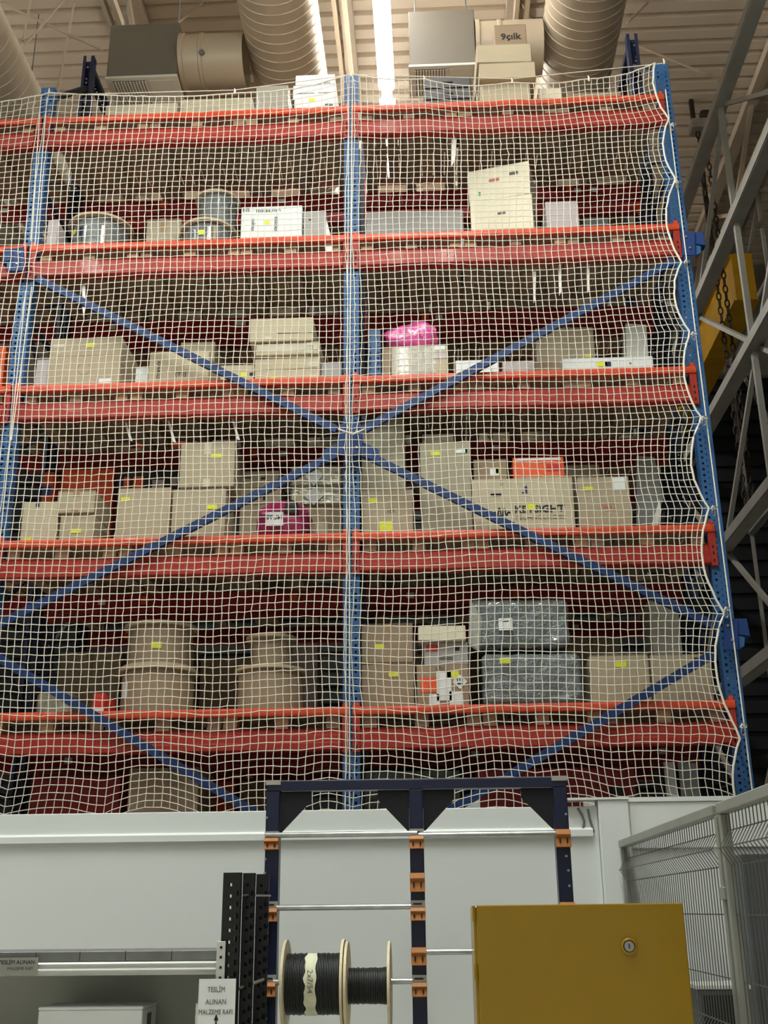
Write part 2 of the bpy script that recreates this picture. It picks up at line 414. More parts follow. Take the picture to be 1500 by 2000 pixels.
# ================================================================ RACK
H_POST = 0.0
def perforated(me_name, wv, z0, z1, pitch, cols, rows_off, m, depth=0.085, t=0.004):
    """open steel post: perforated front and sides, plain lips at the back. origin at floor, front face at y=0"""
    v = []; f = []
    def sheet(fn, width, columns):
        # columns: list of (centre, half width, half height, phase)
        edges = []
        cs = sorted(columns)
        xs = [-width/2]
        for c_, hw, hh, ph in cs: xs += [c_-hw, c_+hw]
        xs.append(width/2)
        for i in range(0, len(xs), 2):          # full-height strips between hole columns
            n = len(v); v.extend([fn(xs[i], z0), fn(xs[i+1], z0), fn(xs[i+1], z1), fn(xs[i], z1)]); f.append((n, n+1, n+2, n+3))
        for c_, hw, hh, ph in cs:               # bridges between holes
            z = z0
            zz = z0 + ph
            while zz < z1 - pitch:
                n = len(v); v.extend([fn(c_-hw, z), fn(c_+hw, z), fn(c_+hw, zz-hh), fn(c_-hw, zz-hh)]); f.append((n, n+1, n+2, n+3))
                z = zz + hh; zz += pitch
            n = len(v); v.extend([fn(c_-hw, z), fn(c_+hw, z), fn(c_+hw, z1), fn(c_-hw, z1)]); f.append((n, n+1, n+2, n+3))
    sheet(lambda a, z: (a, 0, z), wv, cols)
    for s in (-1, 1):
        sheet(lambda a, z, s=s: (s*wv/2, depth/2+a, z), depth, [(0.0, 0.008, 0.008, 0.05)])
        n = len(v); v.extend([(s*wv/2, depth, z0), (s*(wv/2-0.03), depth, z0), (s*(wv/2-0.03), depth, z1), (s*wv/2, depth, z1)]); f.append((n, n+1, n+2, n+3))
    me = bpy.data.meshes.new(me_name); me.from_pydata(v, [], f); me.materials.append(m)
    return me
ZTOPF, ZTOPR = 8.78, 10.0
HOLES = [(-0.034, 0.0085, 0.0095, 0.03), (0.034, 0.0085, 0.0095, 0.03), (0.0, 0.005, 0.005, 0.055)]
me_front = perforated('post', 0.125, 0, ZTOPF, 0.05, HOLES, 0, M_BLUE)
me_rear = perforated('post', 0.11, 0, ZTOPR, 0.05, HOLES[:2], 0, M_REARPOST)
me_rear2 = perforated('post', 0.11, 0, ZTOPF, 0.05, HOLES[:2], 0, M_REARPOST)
def frame(x, y, depth, label, tall=True, front=True):
    t = thing('rack_upright_frame', label, 'rack upright', (x, y, 0), 'blue rack uprights')
    p = inst(me_front if front else me_rear2, 'front_post', t)
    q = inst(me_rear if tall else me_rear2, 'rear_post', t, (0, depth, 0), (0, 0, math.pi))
    for o in (p, q):
        so = o.modifiers.new('sheet', 'SOLIDIFY'); so.thickness = 0.003; so.offset = 0
    MB().box(-0.09, 0.09, -0.03, 0.12, 0, 0.01).build('foot_plate', M_BLUE, t)
    MB().box(-0.09, 0.09, depth-0.12, depth+0.03, 0, 0.01).build('foot_plate', M_BLUE, t)
    zz = 0.5; k = 0
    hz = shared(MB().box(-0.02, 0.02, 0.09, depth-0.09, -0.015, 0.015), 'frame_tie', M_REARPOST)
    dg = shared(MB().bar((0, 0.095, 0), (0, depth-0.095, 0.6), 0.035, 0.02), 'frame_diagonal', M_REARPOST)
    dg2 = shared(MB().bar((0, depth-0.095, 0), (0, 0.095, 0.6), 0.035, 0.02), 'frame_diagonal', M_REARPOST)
    while zz < 8.0:
        inst(hz, 'frame_tie', t, (0, 0, zz)); inst(dg if k % 2 else dg2, 'frame_diagonal', t, (0, 0, zz+0.03)); zz += 0.66; k += 1
    if tall:
        MB().bar((0, 0.09, ZTOPF-0.06), (0, depth-0.09, ZTOPR-0.42), 0.05, 0.05).build('top_strut', M_DNAVY, t)
        tie = inst(perforated('top_tie', 0.10, 0, 1.15, 0.05, HOLES[:2], 0, M_REARPOST, 0.06), 'top_tie', t, (0, depth+0.01, ZTOPR-0.10), (-math.pi/2, 0, 0))
        tie.modifiers.new('sheet', 'SOLIDIFY').thickness = 0.003
    return t
NAMES = {-1: 'left', 0: 'centre', 1: 'right'}
for k in (-1, 0, 1):
    frame(k*B, 0, D1, 'blue perforated upright of the front rack, %s one' % NAMES[k], tall=(k != 0))
    frame(k*B, R2, 1.0, 'blue perforated upright of the rear rack, behind the %s front one' % NAMES[k], tall=False, front=False)

# beams: upper guard rail, lower rail and connector plates
def beam_front(k, i):
    side = {-2: 'bay beyond the left upright', -1: 'left bay', 0: 'right bay'}[k]
    t = thing('shelf_beam', 'orange-red double front beam, %s, %s' % (side, LEVEL[i]), 'rack beam', (k*B, 0, LZ[i]), 'front shelf beams')
    x0, x1 = 0.012, B-0.012
    MB().prism([(-0.040, -0.030), (-0.004, -0.030), (-0.004, 0.030), (-0.040, 0.030), (-0.045, 0.012), (-0.045, -0.012)], 'X', x0, x1).build('upper_rail', M_ORANGE, t, bevel=0.003)
    MB().prism([(-0.032, -0.125), (0.045, -0.125), (0.045, -0.285), (-0.030, -0.285), (-0.044, -0.275), (-0.044, -0.232), (-0.034, -0.222), (-0.034, -0.175), (-0.022, -0.165), (-0.022, -0.135)], 'X', x0+0.058, x1-0.058).build('lower_rail', M_RED, t)
    for xa, xb in ((x0, x0+0.055), (x1-0.055, x1)):
        c = MB().box(xa, xb, -0.030, -0.005, -0.30, 0.050).build('connector_plate', M_RED, t, bevel=0.003)
        mb = MB()
        for zz in (-0.26, -0.20, -0.15):
            mb.box((xa+xb)/2-0.006, (xa+xb)/2+0.006, -0.0315, -0.0295, zz-0.012, zz+0.012)
        mb.build('hook_slot', M_SHADE, c)
        MB().box(xa+0.012, xb-0.012, -0.034, -0.0305, 0.032, 0.062).build('safety_pin', M_ORANGE, c)
    return t
for i in range(5):
    for k in (-2, -1, 0): beam_front(k, i)

me_rb = shared(MB().prism([(-0.02, -0.125), (0.05, -0.125), (0.05, -0.285), (-0.02, -0.285), (-0.03, -0.275), (-0.03, -0.235), (-0.02, -0.225)], 'X', 0.06, B-0.06), 'rail', M_MAROON)
me_rp = shared(MB().box(-0.028, 0.028, -0.025, -0.004, -0.30, 0.02), 'connector_plate', M_ORANGE)
me_tagr = shared(MB().box(-0.036, 0.036, -0.036, -0.033, -0.22, -0.145), 'location_label', M_ORANGEBOX)
me_tagl = shared(MB().box(-0.032, 0.032, -0.036, -0.033, -0.215, -0.165), 'location_label', M_PAPER)
def beam_rear(k, i, y, which):
    side = {-2: 'bay beyond the left upright', -1: 'left bay', 0: 'right bay'}[k]
    t = thing('shelf_beam', '%s maroon beam, %s, %s' % (which, side, LEVEL[i]), 'rack beam', (k*B, y, LZ[i]), 'rear shelf beams')
    inst(me_rb, 'rail', t)
    inst(me_rp, 'connector_plate', t, (0.04, 0, 0)); inst(me_rp, 'connector_plate', t, (B-0.04, 0, 0))
    for q in range(random.randint(2, 4)):
        inst(random.choice((me_tagl, me_tagr)), 'location_label', t, (random.uniform(0.3, 2.5), 0, 0))
    return t
for i in range(5):
    for k in (-2, -1, 0):
        beam_rear(k, i, D1+0.032, 'shaded rear')
        if k > -2:
            beam_rear(k, i, R2, 'second-rack front')
            beam_rear(k, i, R2+1.032, 'second-rack back')

# ---------------------------------------------------------------- pallets
PW, PD, PH = 0.862, 1.06, 0.147
me_deck = shared(MB().box(-0.05, 0.05, 0, PD, -0.011, 0.011), 'deck_board', M_WOOD)
me_deckb = shared(MB().box(-0.05, 0.05, 0, PD, -0.011, 0.011), 'deck_board', M_WOOD2)
me_bear = shared(MB().box(-PW/2, PW/2, -0.05, 0.05, -0.011, 0.011), 'cross_board', M_WOOD2)
me_blk = shared(MB().box(-0.05, 0.05, -0.06, 0.06, -0.040, 0.040), 'block', M_WOOD)
me_blkb = shared(MB().box(-0.05, 0.05, -0.06, 0.06, -0.040, 0.040), 'block', M_WOOD2)
me_skid = shared(MB().box(-0.05, 0.05, 0, PD, -0.011, 0.011), 'bottom_runner', M_WOOD2)
def pallet(x, y, z, label, group='pallets on the rack'):
    t = thing('pallet', label, 'pallet', (x, y, z), group)
    n = 8
    for i in range(n):
        inst(random.choice((me_deck, me_deckb)), 'deck_board', t, (-PW/2+0.05+(PW-0.10)*i/(n-1), 0, PH-0.011))
    for yy in (0.05, PD/2, PD-0.05): inst(me_bear, 'cross_board', t, (0, yy, PH-0.034))
    for xx in (-PW/2+0.05, 0, PW/2-0.05):
        for yy in (0.07, PD/2, PD-0.07): inst(random.choice((me_blk, me_blkb)), 'block', t, (xx, yy, 0.0625))
        inst(me_skid, 'bottom_runner', t, (xx, 0, 0.011))
    return t
WHICH = ['next to its left upright', 'in the middle of the bay', 'next to its right upright']
for i in range(5):
    zb = LZ[i]-0.123
    for k in (-1, 0):
        for j in range(3):
            pallet(k*B+B/2+(j-1)*0.88+random.uniform(-0.006, 0.006), 0.012, zb,
                   'front-rack pallet, %s, %s, %s' % ({-1: 'left bay', 0: 'right bay'}[k], LEVEL[i], WHICH[j]))
            pallet(k*B+B/2+(j-1)*0.88+random.uniform(-0.006, 0.006), R2+0.012, zb,
                   'rear-rack pallet, %s, %s, %s' % ({-1: 'left bay', 0: 'right bay'}[k], LEVEL[i], WHICH[j]), 'pallets on the rear rack')
    pallet(-B-0.53, 0.012, zb, 'wooden pallet beyond the left upright, %s' % LEVEL[i])

# ---------------------------------------------------------------- face bracing in front of the posts
def brace(p, q, label):
    d = (q-p).normalized()
    t = thing('diagonal_brace', label, 'brace', p, 'blue diagonal braces')
    MB().bar((0, 0, 0), q-p, 0.006, 0.062, (0, 0, 1)).build('web', M_BRACE, t)
    up = Vector((0, 1, 0)).cross(d)
    for s in (-1, 1):
        o = up*(s*0.030)
        MB().bar(o+Vector((0, 0.017, 0)), (q-p)+o+Vector((0, 0.017, 0)), 0.030, 0.005, (0, 0, 1)).build('flange', M_BRACE, t)
    return t
YB = -0.095
JL = at(50, 532, YB); JC = at(684, 852, YB); JC2 = at(684, 872, YB); JR = at(1338, 497, YB); JR2 = at(1418, 1232, YB)
JL2 = at(-40, 1238, YB); JR3 = at(1418, 1262, YB); JL3 = at(-40, 1262, YB); JB = at(683, 1700, YB)
off = 0.115
def cut(p, q, a=off, b=off+0.01):
    d = (q-p).normalized(); return p+d*a, q-d*b
brace(*cut(JL, JC), 'blue diagonal brace falling from the left upright to the centre, upper half')
brace(*cut(JR, JC), 'blue diagonal brace falling from the right upright to the centre, upper half')
brace(*cut(JL2, JC2), 'blue diagonal brace rising from lower left to the centre upright')
brace(*cut(JR2, JC2), 'blue diagonal brace falling from the centre to the right upright')
brace(*cut(JL3, JB), 'blue diagonal brace running down from the lower left behind the reel stand')
brace(*cut(JR3, JB), 'blue diagonal brace running down from the lower right bracket')

def bolts(mbpts, parent):
    me = shared(MB().lathe([(0.001, -0.010), (0.009, -0.010), (0.011, -0.006), (0.011, 0.0)], axis='Y', k=10), 'bolt', M_GALV)
    for p in mbpts: inst(me, 'bolt', parent, p)
t = thing('brace_bracket', 'blue bolted bracket where four braces meet on the centre upright', 'bracket', (0, 0, JC.z-0.04))
MB().prism([(-0.085, -0.13), (0.085, -0.13), (0.105, -0.02), (0.085, 0.14), (-0.085, 0.14), (-0.105, -0.02)], 'Y', -0.118, -0.106).build('plate', M_BRACE, t, bevel=0.003)
for s in (-1, 1):
    MB().box(s*0.075-0.006, s*0.075+0.006, -0.105, -0.006, -0.09, 0.11).build('side_web', M_BRACE, t)
    MB().prism([(s*0.10, -0.14), (s*0.24, -0.14-0.05), (s*0.22, -0.08), (s*0.10, -0.02)], 'Y', -0.104, -0.100).build('wing', M_BRACE, t)
bolts([(-0.05, -0.118, 0.07), (0.05, -0.118, 0.07), (-0.05, -0.118, -0.07), (0.05, -0.118, -0.07)], t)
def side_bracket(J, s, label):
    t = thing('brace_bracket', label, 'bracket', (J.x, 0, J.z))
    MB().prism([(-s*0.06, -0.12), (s*0.05, -0.12), (s*0.07, 0.10), (-s*0.03, 0.12)], 'Y', -0.118, -0.108).build('plate', M_BRACE, t, bevel=0.003)
    MB().prism([(s*0.03, 0.0), (s*0.15, -0.02), (s*0.14, 0.115), (s*0.02, 0.115)], 'Y', -0.107, -0.020).build('box_end', M_BRACE, t, bevel=0.004)
    MB().prism([(s*0.06, -0.11), (s*0.10, -0.09), (s*0.11, -0.025), (s*0.06, -0.005)], 'Y', -0.100, -0.060).build('gusset', M_BLUE, t, bevel=0.003)
    bolts([(-s*0.01, -0.118, 0.06), (s*0.01, -0.118, -0.05)], t)
side_bracket(at(1338, 490, 0), 1, 'blue box bracket on the right upright, upper one')
side_bracket(at(1418, 1245, 0), 1, 'blue box bracket on the right upright, lower one')
side_bracket(at(46, 520, 0), -1, 'blue box bracket on the left upright')

# ================================================================ SAFETY NET
YN = -0.150
CELL = 0.0577
def net():
    XL, XR = -4.30, 2.80
    ZT, ZB = 8.50, 2.215
    nx = int(round((XR-XL)/CELL)); nz = int(round((ZT-ZB)/CELL))
    xs = np.linspace(XL, XR, nx+1); zs = np.linspace(ZB, ZT, nz+1)
    X, Z = np.meshgrid(xs, zs, indexing='ij')
    Y = np.full_like(X, YN)
    # top edge
    tp = [at(px, py, YN) for px, py in ((-330, 205), (-120, 200), (95, 180), (458, 180), (685, 146), (828, 155), (1000, 160), (1150, 155), (1297, 122))]
    tx = np.array([p.x for p in tp]); tz = np.array([p.z for p in tp]); tx[-1] = XR
    def scallop(x, kx, kz, depth, sgn):
        base = np.interp(x, kx, kz); i = np.clip(np.searchsorted(kx, x)-1, 0, len(kx)-2)
        t = np.clip((x-kx[i])/(kx[i+1]-kx[i]), 0, 1); L = kx[i+1]-kx[i]
        return base + sgn*depth*np.minimum(L/0.7, 1.4)*np.sin(np.pi*t)
    T = scallop(xs, tx, tz, 0.040, -1)
    # bottom edge, tied at intervals behind the panel wall
    bx = np.array([-4.4, -3.1, -2.45, -1.78, -1.02, -0.35, 0.02, 0.62, 1.3, 1.9, 2.4, 2.85]); bz = np.array([2.20]*9 + [2.20, 2.17, 2.10])
    Bm = scallop(xs, bx, bz, 0.085, 1)
    # right edge
    rp = [at(px, py, YN) for px, py in ((1475, 1600), (1446, 1418), (1414, 1190), (1389, 992), (1370, 817), (1350, 652), (1336, 512), (1319, 356), (1310, 244), (1297, 122))]
    rz = np.array([p.z for p in rp]); rx = np.array([p.x for p in rp])
    def redge(z):
        base = np.interp(z, rz, rx); i = np.clip(np.searchsorted(rz, z)-1, 0, len(rz)-2)
        t = np.clip((z-rz[i])/(rz[i+1]-rz[i]), 0, 1); L = rz[i+1]-rz[i]
        return base - 0.10*(L/0.7)*np.sin(np.pi*t)**0.8
    R = redge(zs)
    dz = (T[:, None]-ZT)*np.exp(-(ZT-Z)/0.55) + (Bm[:, None]-ZB)*np.exp(-(Z-ZB)/0.42)
    dx = (R[None, :]-XR)*np.exp(-(XR-X)/0.38)
    # slack waves
    dz += 0.024*np.sin(2*np.pi*X/1.35+0.8+0.5*Z)*np.exp(-(Z-ZB)/1.5) + 0.010*np.sin(2*np.pi*X/2.1+Z*0.9)
    dz -= 0.05*np.clip(X-1.0, 0, None)*np.exp(-(Z-ZB)/0.9)
    dx += 0.012*np.sin(2*np.pi*Z/1.9+X*0.8) + 0.018*np.sin(2*np.pi*Z/1.3+X*2.2)*np.exp(-(Z-ZB)/1.2)
    Y += 0.010*np.sin(2*np.pi*Z/1.5+X*1.7)*np.sin(2*np.pi*X/1.9) 
    # pinches where the net is lashed to the bracing
    for P, a, s in ((at(688, 834, YN), 0.45, 0.07), (at(688, 900, YN), 0.3, 0.05), (at(54, 512, YN), 0.5, 0.08)):
        wx = P.x-X; wz = P.z-Z; g = a*np.exp(-(wx**2+wz**2)/(2*s*s)); dx += wx*g; dz += wz*g
    sm = rng.normal(0, 0.0022, X.shape); dz += sm; dx += rng.normal(0, 0.0022, X.shape)
    X = X+dx; Z = Z+dz
    t = thing('safety_net', 'white square-mesh safety net hung across the whole rack front', 'net', (0, YN, ZB))
    P = np.stack([X, Y-YN, Z-ZB], -1)
    r = 0.0035
    V = []; F = []; n0 = 0
    def strand(pts, horizontal):
        nonlocal n0
        k = len(pts)
        if horizontal: off = np.array([[0, -r, 0], [0, 0, -r], [0, r, 0], [0, 0, r]])
        else: off = np.array([[0, -r, 0], [r, 0, 0], [0, r, 0], [-r, 0, 0]])
        V.append((pts[:, None, :]+off[None]).reshape(-1, 3))
        a = np.arange(k-1)[:, None]*4+np.arange(4)[None]; b = np.arange(k-1)[:, None]*4+(np.arange(4)[None]+1) % 4
        F.append(np.stack([a, b, b+4, a+4], -1).reshape(-1, 4)+n0); n0 += 4*k
    for i in range(nx): strand(P[i], False)
    for j in range(nz): strand(P[:, j], True)
    V = np.concatenate(V); F = np.concatenate(F)
    me = bpy.data.meshes.new('net_mesh'); me.from_pydata(V.tolist(), [], F.tolist()); me.materials.append(M_ROPE)
    for p in me.polygons: p.use_smooth = True
    o = bpy.data.objects.new('net_mesh', me); COL.objects.link(o); o.parent = t; o['kind'] = 'stuff'
    # border rope, sewn along the edges
    MB().tube([tuple(p) for p in P[nx]], 0.0085, 6).build('border_rope', M_ROPE, t, smooth=True)
    MB().tube([tuple(p) for p in P[:, nz]], 0.006, 6).build('border_rope', M_ROPE, t, smooth=True)
    # straight ropes down the posts
    a = at(1300, 175, YN+0.03); b = at(1475, 1590, YN+0.03)
    O = Vector((0, YN, ZB))
    MB().tube([a-O, b-O], 0.0055, 6).build('lashing_rope', M_ROPE, t)
    c = at(686, 148, YN); d = at(682, 1590, YN)
    MB().tube([c-O+Vector((0.012, -0.012, 0)), (c+d)/2-O+Vector((-0.006, -0.012, 0)), d-O+Vector((0.004, -0.012, 0))], 0.0045, 6).build('lashing_rope', M_ROPE, t)
    MB().tube([c-O+Vector((-0.02, -0.010, 0)), (c+d)/2-O+Vector((-0.026, -0.010, 0)), d-O+Vector((-0.026, -0.010, 0))], 0.0035, 6).build('lashing_rope', M_ROPE, t)
    for x0, y0, x1, y1 in ((92, 190, 68, 480), (80, 190, 60, 470), (62, 560, 22, 860), (50, 570, -10, 1150)):
        MB().tube([at(x0, y0, YN-0.012)-O, at(x1, y1, YN-0.012)-O], 0.0042, 6).build('lashing_rope', M_ROPE, t)
    # hooks and knots at the ties
    def hook(p, big=True):
        p = p-O
        g = MB(); pts = []
        for q in range(13):
            an = 2*math.pi*q/12; pts.append(p+Vector((0.022*math.cos(an)+0.012, -0.004, 0.014*math.sin(an))))
        g.tube(pts, 0.0045, 6, cap=False); h = g.build('hook', M_GALV, t, smooth=True)
        g2 = MB(); pts = [p+Vector((0.028*math.cos(an)*0.4, -0.006, 0.026*math.sin(an)-0.038)) for an in [2*math.pi*q/12 for q in range(13)]]
        g2.tube(pts, 0.004, 6, cap=False); g2.build('shackle', M_GALV, h, smooth=True)
        MB().tube([p+Vector((-0.012, 0, -0.01)), p+Vector((0, -0.008, 0.012)), p+Vector((0.012, 0, -0.006))], 0.008, 6).build('knot', M_ROPE, h, smooth=True)
    for p in rp[1:-1]: hook(p+Vector((0.012, 0, 0)))
    for p in tp[2:]: MB().tube([p-O+Vector((0, 0, -0.02)), p-O+Vector((0.004, 0, 0.015)), p-O+Vector((-0.003, 0.01, 0.05))], [0.008, 0.009, 0.004], 6).build('knot', M_ROPE, t, smooth=True)
    MB().tube([at(660, 838, YN-0.01)-O, at(690, 848, YN-0.015)-O, at(712, 838, YN-0.01)-O], 0.006, 6).build('knot', M_ROPE, t, smooth=True)
net()
# head line the net hangs from
g = MB().tube([at(95, 186, YN+0.02), at(458, 176, YN+0.02), at(686, 146, YN+0.02)], 0.004, 6)
tag(g.build('net_head_line', M_ROPE), 'thin line the net hangs from over the left bay', 'rope')
g = MB().tube([at(690, 146, YN+0.02), at(1000, 154, YN+0.02), at(1294, 124, YN+0.02)], 0.004, 6)
tag(g.build('net_head_line', M_ROPE), 'thin line the net hangs from over the right bay', 'rope')

# ================================================================ GOODS ON THE RACK
def carton(label, base, px, yf, depth, m=None, tape=True, stickers=(), name='carton', cat='carton', rz=0.0, flaps=True, group=None, bevel=0.005, tape_m=None, bulge=0.0):
    """px = (x0, ytop, x1) measured on the box front; base = height it stands on"""
    x0, yt, x1 = px
    m = m or M_CARD
    A = at(x0, yt+20, yf); C = at(x1, yt+20, yf); Tz = at((x0+x1)/2, yt, yf).z
    Wd = C.x-A.x; H = Tz-base
    t = thing(name, label, cat, ((A.x+C.x)/2, yf, base), group, rz)
    b = MB().box(-Wd/2, Wd/2, 0, depth, 0.001, H-(0.004 if flaps else 0)).build('body', m, t, bevel=bevel)
    if flaps:
        MB().box(-Wd/2+0.002, Wd/2-0.002, 0.002, depth/2-0.002, H-0.004, H).build('flap', m, t)
        MB().box(-Wd/2+0.002, Wd/2-0.002, depth/2+0.002, depth-0.002, H-0.004, H-0.001).build('flap', m, t)
    if tape:
        tm = tape_m or M_TAPE
        MB().box(-0.028, 0.028, -0.0015, 0.0005, H*0.72, H-0.006).build('tape', tm, t)
        MB().box(-0.028, 0.028, -0.0015, 0.0005, 0.004, H*0.18).build('tape', tm, t)
        MB().box(-Wd/2+0.01, Wd/2-0.01, -0.0006, 0.0006, H*0.985-0.006, H*0.985-0.002).build('seam', M_SHADE, t)
    for s in stickers:
        u, v, sw, sh, sm = s[:5]
        MB().box(u*Wd-Wd/2-sw/2, u*Wd-Wd/2+sw/2, -0.0035, -0.0016, v*H-sh/2, v*H+sh/2).build(s[5] if len(s) > 5 else 'sticker', sm, t)
    t['_w'] = Wd; t['_h'] = H
    return t, Tz+0.002
Y_ = (0.075, 0.04, M_YELLOW)
def ys(u, v, w_=0.075, h_=0.038): return (u, v, w_, h_, M_YELLOW, 'yellow_sticker')
def wl(u, v, w_=0.10, h_=0.10): return (u, v, w_, h_, M_PAPER, 'paper_label')
D = [z+DECK for z in LZ]

# ---- top level
_, z = carton('white carton with small print, lower one beside the centre upright on top', D[4], (572, 166, 655), 0.10, 0.45, M_WHITE, False, (ys(0.45, 0.55, 0.05, 0.035), (0.3, 0.75, 0.16, 0.006, M_GREYINK, 'print_line'), (0.75, 0.75, 0.12, 0.006, M_GREYINK, 'print_line'), (0.55, 0.3, 0.3, 0.006, M_GREYINK, 'print_line'), (0.85, 0.38, 0.07, 0.02, M_INK, 'print_line'), (0.2, 0.2, 0.10, 0.006, M_GREYINK, 'print_line'), (0.02, 0.4, 0.016, 0.12, M_INK, 'print_mark')))
t, z = carton('white carton lid stacked highest beside the centre upright', z, (577, 146, 654), 0.10, 0.45, M_WHITE, False)
text('print', 'silk', 0.045, (0.11, -0.004, 0.02), M_INK, t)
carton('clear flat tray with yellow sticker left of the white cartons on top', D[4], (500, 167, 562), 0.14, 0.5, mat('frosted_plastic', (206, 204, 192), 0.25, 0, 0.08, 10, alpha=0.45), False, (ys(0.4, 0.3), wl(0.75, 0.3, 0.14, 0.05)), 'plastic_tray', 'tray', flaps=False)
carton('flat olive package lying low on the left of the top level', D[4], (205, 203, 345), 0.16, 0.6, M_CARD4, False, (), 'flat_package', 'package', flaps=False)
carton('flat clear-wrapped package in the middle of the top left bay', D[4], (352, 192, 492), 0.16, 0.6, mat('olive_wrap', (168, 160, 138), 0.3, 0, 0.15, 14, 0.3), False, (wl(0.8, 0.5, 0.12, 0.03),), 'flat_package', 'package', flaps=False)
# dark drawer unit
A = at(826, 152, 0.10); C = at(920, 152, 0.10); Hh = A.z-D[4]; Wd = C.x-A.x
t = thing('drawer_crate', 'dark grey plastic drawer crate on the top level under the right diffuser', 'crate', ((A.x+C.x)/2, 0.10, D[4]))
MB().box(-Wd/2, Wd/2, 0.0, 0.5, 0.001, Hh).build('shell', M_CRATE, t, bevel=0.006)
for i in range(3):
    d = MB().box(-Wd/2+0.012, Wd/2-0.012, -0.012, -0.001, Hh*(0.06+0.31*i), Hh*(0.33+0.31*i)).build('drawer', M_CRATE, t, bevel=0.003)
    MB().box(-0.05, 0.05, -0.022, -0.0125, Hh*(0.2+0.31*i)-0.006, Hh*(0.2+0.31*i)+0.006).build('handle', M_BLACK, d)
_, z = carton('beige carton at the bottom of the tall stack on the top level', D[4], (938, 162, 1036), 0.16, 0.5, M_CARD2, False)
_, z = carton('beige carton second from the bottom of the tall top stack', z, (936, 122, 1046), 0.10, 0.55, M_CARD2, False)
_, z = carton('beige carton third from the bottom of the tall top stack', z+0.004, (931, 86, 1038), 0.10, 0.55, M_CARD2, False, rz=0.02)
t, z = carton('printed carton in shade-brown board perched highest on the top level', z, (966, 48, 1028), 0.14, 0.5, M_CARD3, False)  # darker board puts the shade on its front into the colour
text('print', '9\u00e7\u0131lk', 0.10, (0.0, -0.003, t['_h']*0.45), M_INK, t, bold=0.002)
carton('cream flat box behind the tall carton stack on top', D[4], (1052, 172, 1098), 0.25, 0.5, M_CREAM, False)
carton('flat wooden lid box near the right end of the top level', D[4], (1110, 180, 1215), 0.16, 0.5, M_CARD3, False)

# ---- vertical-axis cable reels
def flat_reel(label, cx, yc, base, r, h, wrap, flange=M_PLY, rf=None, extra=None):
    rf = rf or r*1.18
    t = thing('cable_reel', label, 'cable reel', (cx, yc, base), 'reels lying flat')
    MB().lathe([(0.001, 0.001), (rf, 0.001), (rf, 0.022), (0.001, 0.022)], k=40).build('bottom_flange', flange, t)
    MB().lathe([(r*0.98, 0.023), (r, 0.04), (r*1.005, h*0.35), (r*0.995, h*0.5), (r*1.006, h*0.7), (r, h-0.04), (r*0.98, h-0.023)], k=40).build('winding', wrap, t, smooth=True)
    MB().lathe([(0.001, h-0.022), (rf, h-0.022), (rf, h), (0.001, h)], k=40).build('top_flange', flange, t)
    MB().lathe([(r*0.2, h+0.0005), (r*0.2, h+0.001), (0.001, h+0.001)], k=20).build('hub_hole', M_SHADE, t)
    if extra: extra(t, r, h)
    return t
def front_label(ang, v, w_, hh, m, nm):
    def f(t, r, h):
        a0 = ang; n = 6; mb = MB(); rr_ = r*1.006+0.004
        poly = []
        span = w_/r
        for i in range(n+1):
            a = a0-span/2+span*i/n; poly.append((rr_*math.sin(a), -rr_*math.cos(a)))
        for i in range(n, -1, -1):
            a = a0-span/2+span*i/n; poly.append(((rr_-0.002)*math.sin(a), -(rr_-0.002)*math.cos(a)))
        mb.prism(poly, 'Z', v*h-hh/2, v*h+hh/2); mb.build(nm, m, t)
    return f
def multi(*fs):
    def f(t, r, h):
        for g in fs: g(t, r, h)
    return f
def px_reel(label, x0, x1, yt, base, wrap, yoff, flange=M_PLY, extra=None, rf=None):
    """x0..x1: winding silhouette, yt: its top flange"""
    yc = yoff
    for _ in range(3):
        A = at(x0, yt+40, yc); C = at(x1, yt+40, yc); r = (C.x-A.x)/2
    Hh = at((x0+x1)/2, yt, yc-r).z-base
    flat_reel(label, (A.x+C.x)/2, yc, base, r, Hh, wrap, flange, rf and r*rf, extra)
    return base+Hh+0.001, r
px_reel('film-wrapped grey cable reel with two shiny bands near the left upright', 145, 250, 418, D[3], M_FILM, 0.42, extra=multi(front_label(-0.85, 0.72, 0.05, 0.05, M_YELLOW, 'yellow_sticker'), front_label(-0.35, 0.5, 0.07, 0.22, M_CHROME, 'shiny_band'), front_label(0.42, 0.5, 0.05, 0.22, M_CHROME, 'shiny_band')))
zz, r_ = px_reel('film-wrapped grey cable reel with one shiny band beside the white carton', 362, 452, 428, D[3], M_FILM, 0.36, extra=multi(front_label(-0.1, 0.6, 0.06, 0.05, M_YELLOW, 'yellow_sticker'), front_label(0.35, 0.5, 0.08, 0.20, M_CHROME, 'shiny_band')))
px_reel('grey cable reel stacked on another reel behind the white carton', 388, 462, 372, zz, M_FILM, 0.44)
# ---- fourth level, left bay
carton('pinkish carton close to the left upright, fourth level', D[3], (92, 430, 112), 0.10, 0.2, M_LILAC, False)
carton('kraft carton between the two film-wrapped reels', D[3], (286, 428, 352), 0.34, 0.5, M_CARD4, True)
t, z = carton('white printed carton with yellow sticker on the fourth level', D[3], (471, 403, 590), 0.10, 0.5, M_WHITE, False, (ys(0.42, 0.6, 0.05, 0.035),))
h = t['_h']; wv = t['_w']
text('print', 'isolasyon', 0.055, (-0.03, -0.002, h*0.90), M_INK, t, sx=1.1)
text('print', 'sultan', 0.055, (-wv*0.30, -0.002, h*0.55), M_INK, t, (math.pi/2, math.pi/2, 0))
text('print', 'esseler', 0.055, (wv*0.08, -0.002, h*0.55), M_INK, t, (math.pi/2, math.pi/2, 0))
text('print', 'aselsan', 0.085, (0.0, -0.002, h*0.12), M_INK, t, sx=1.1)
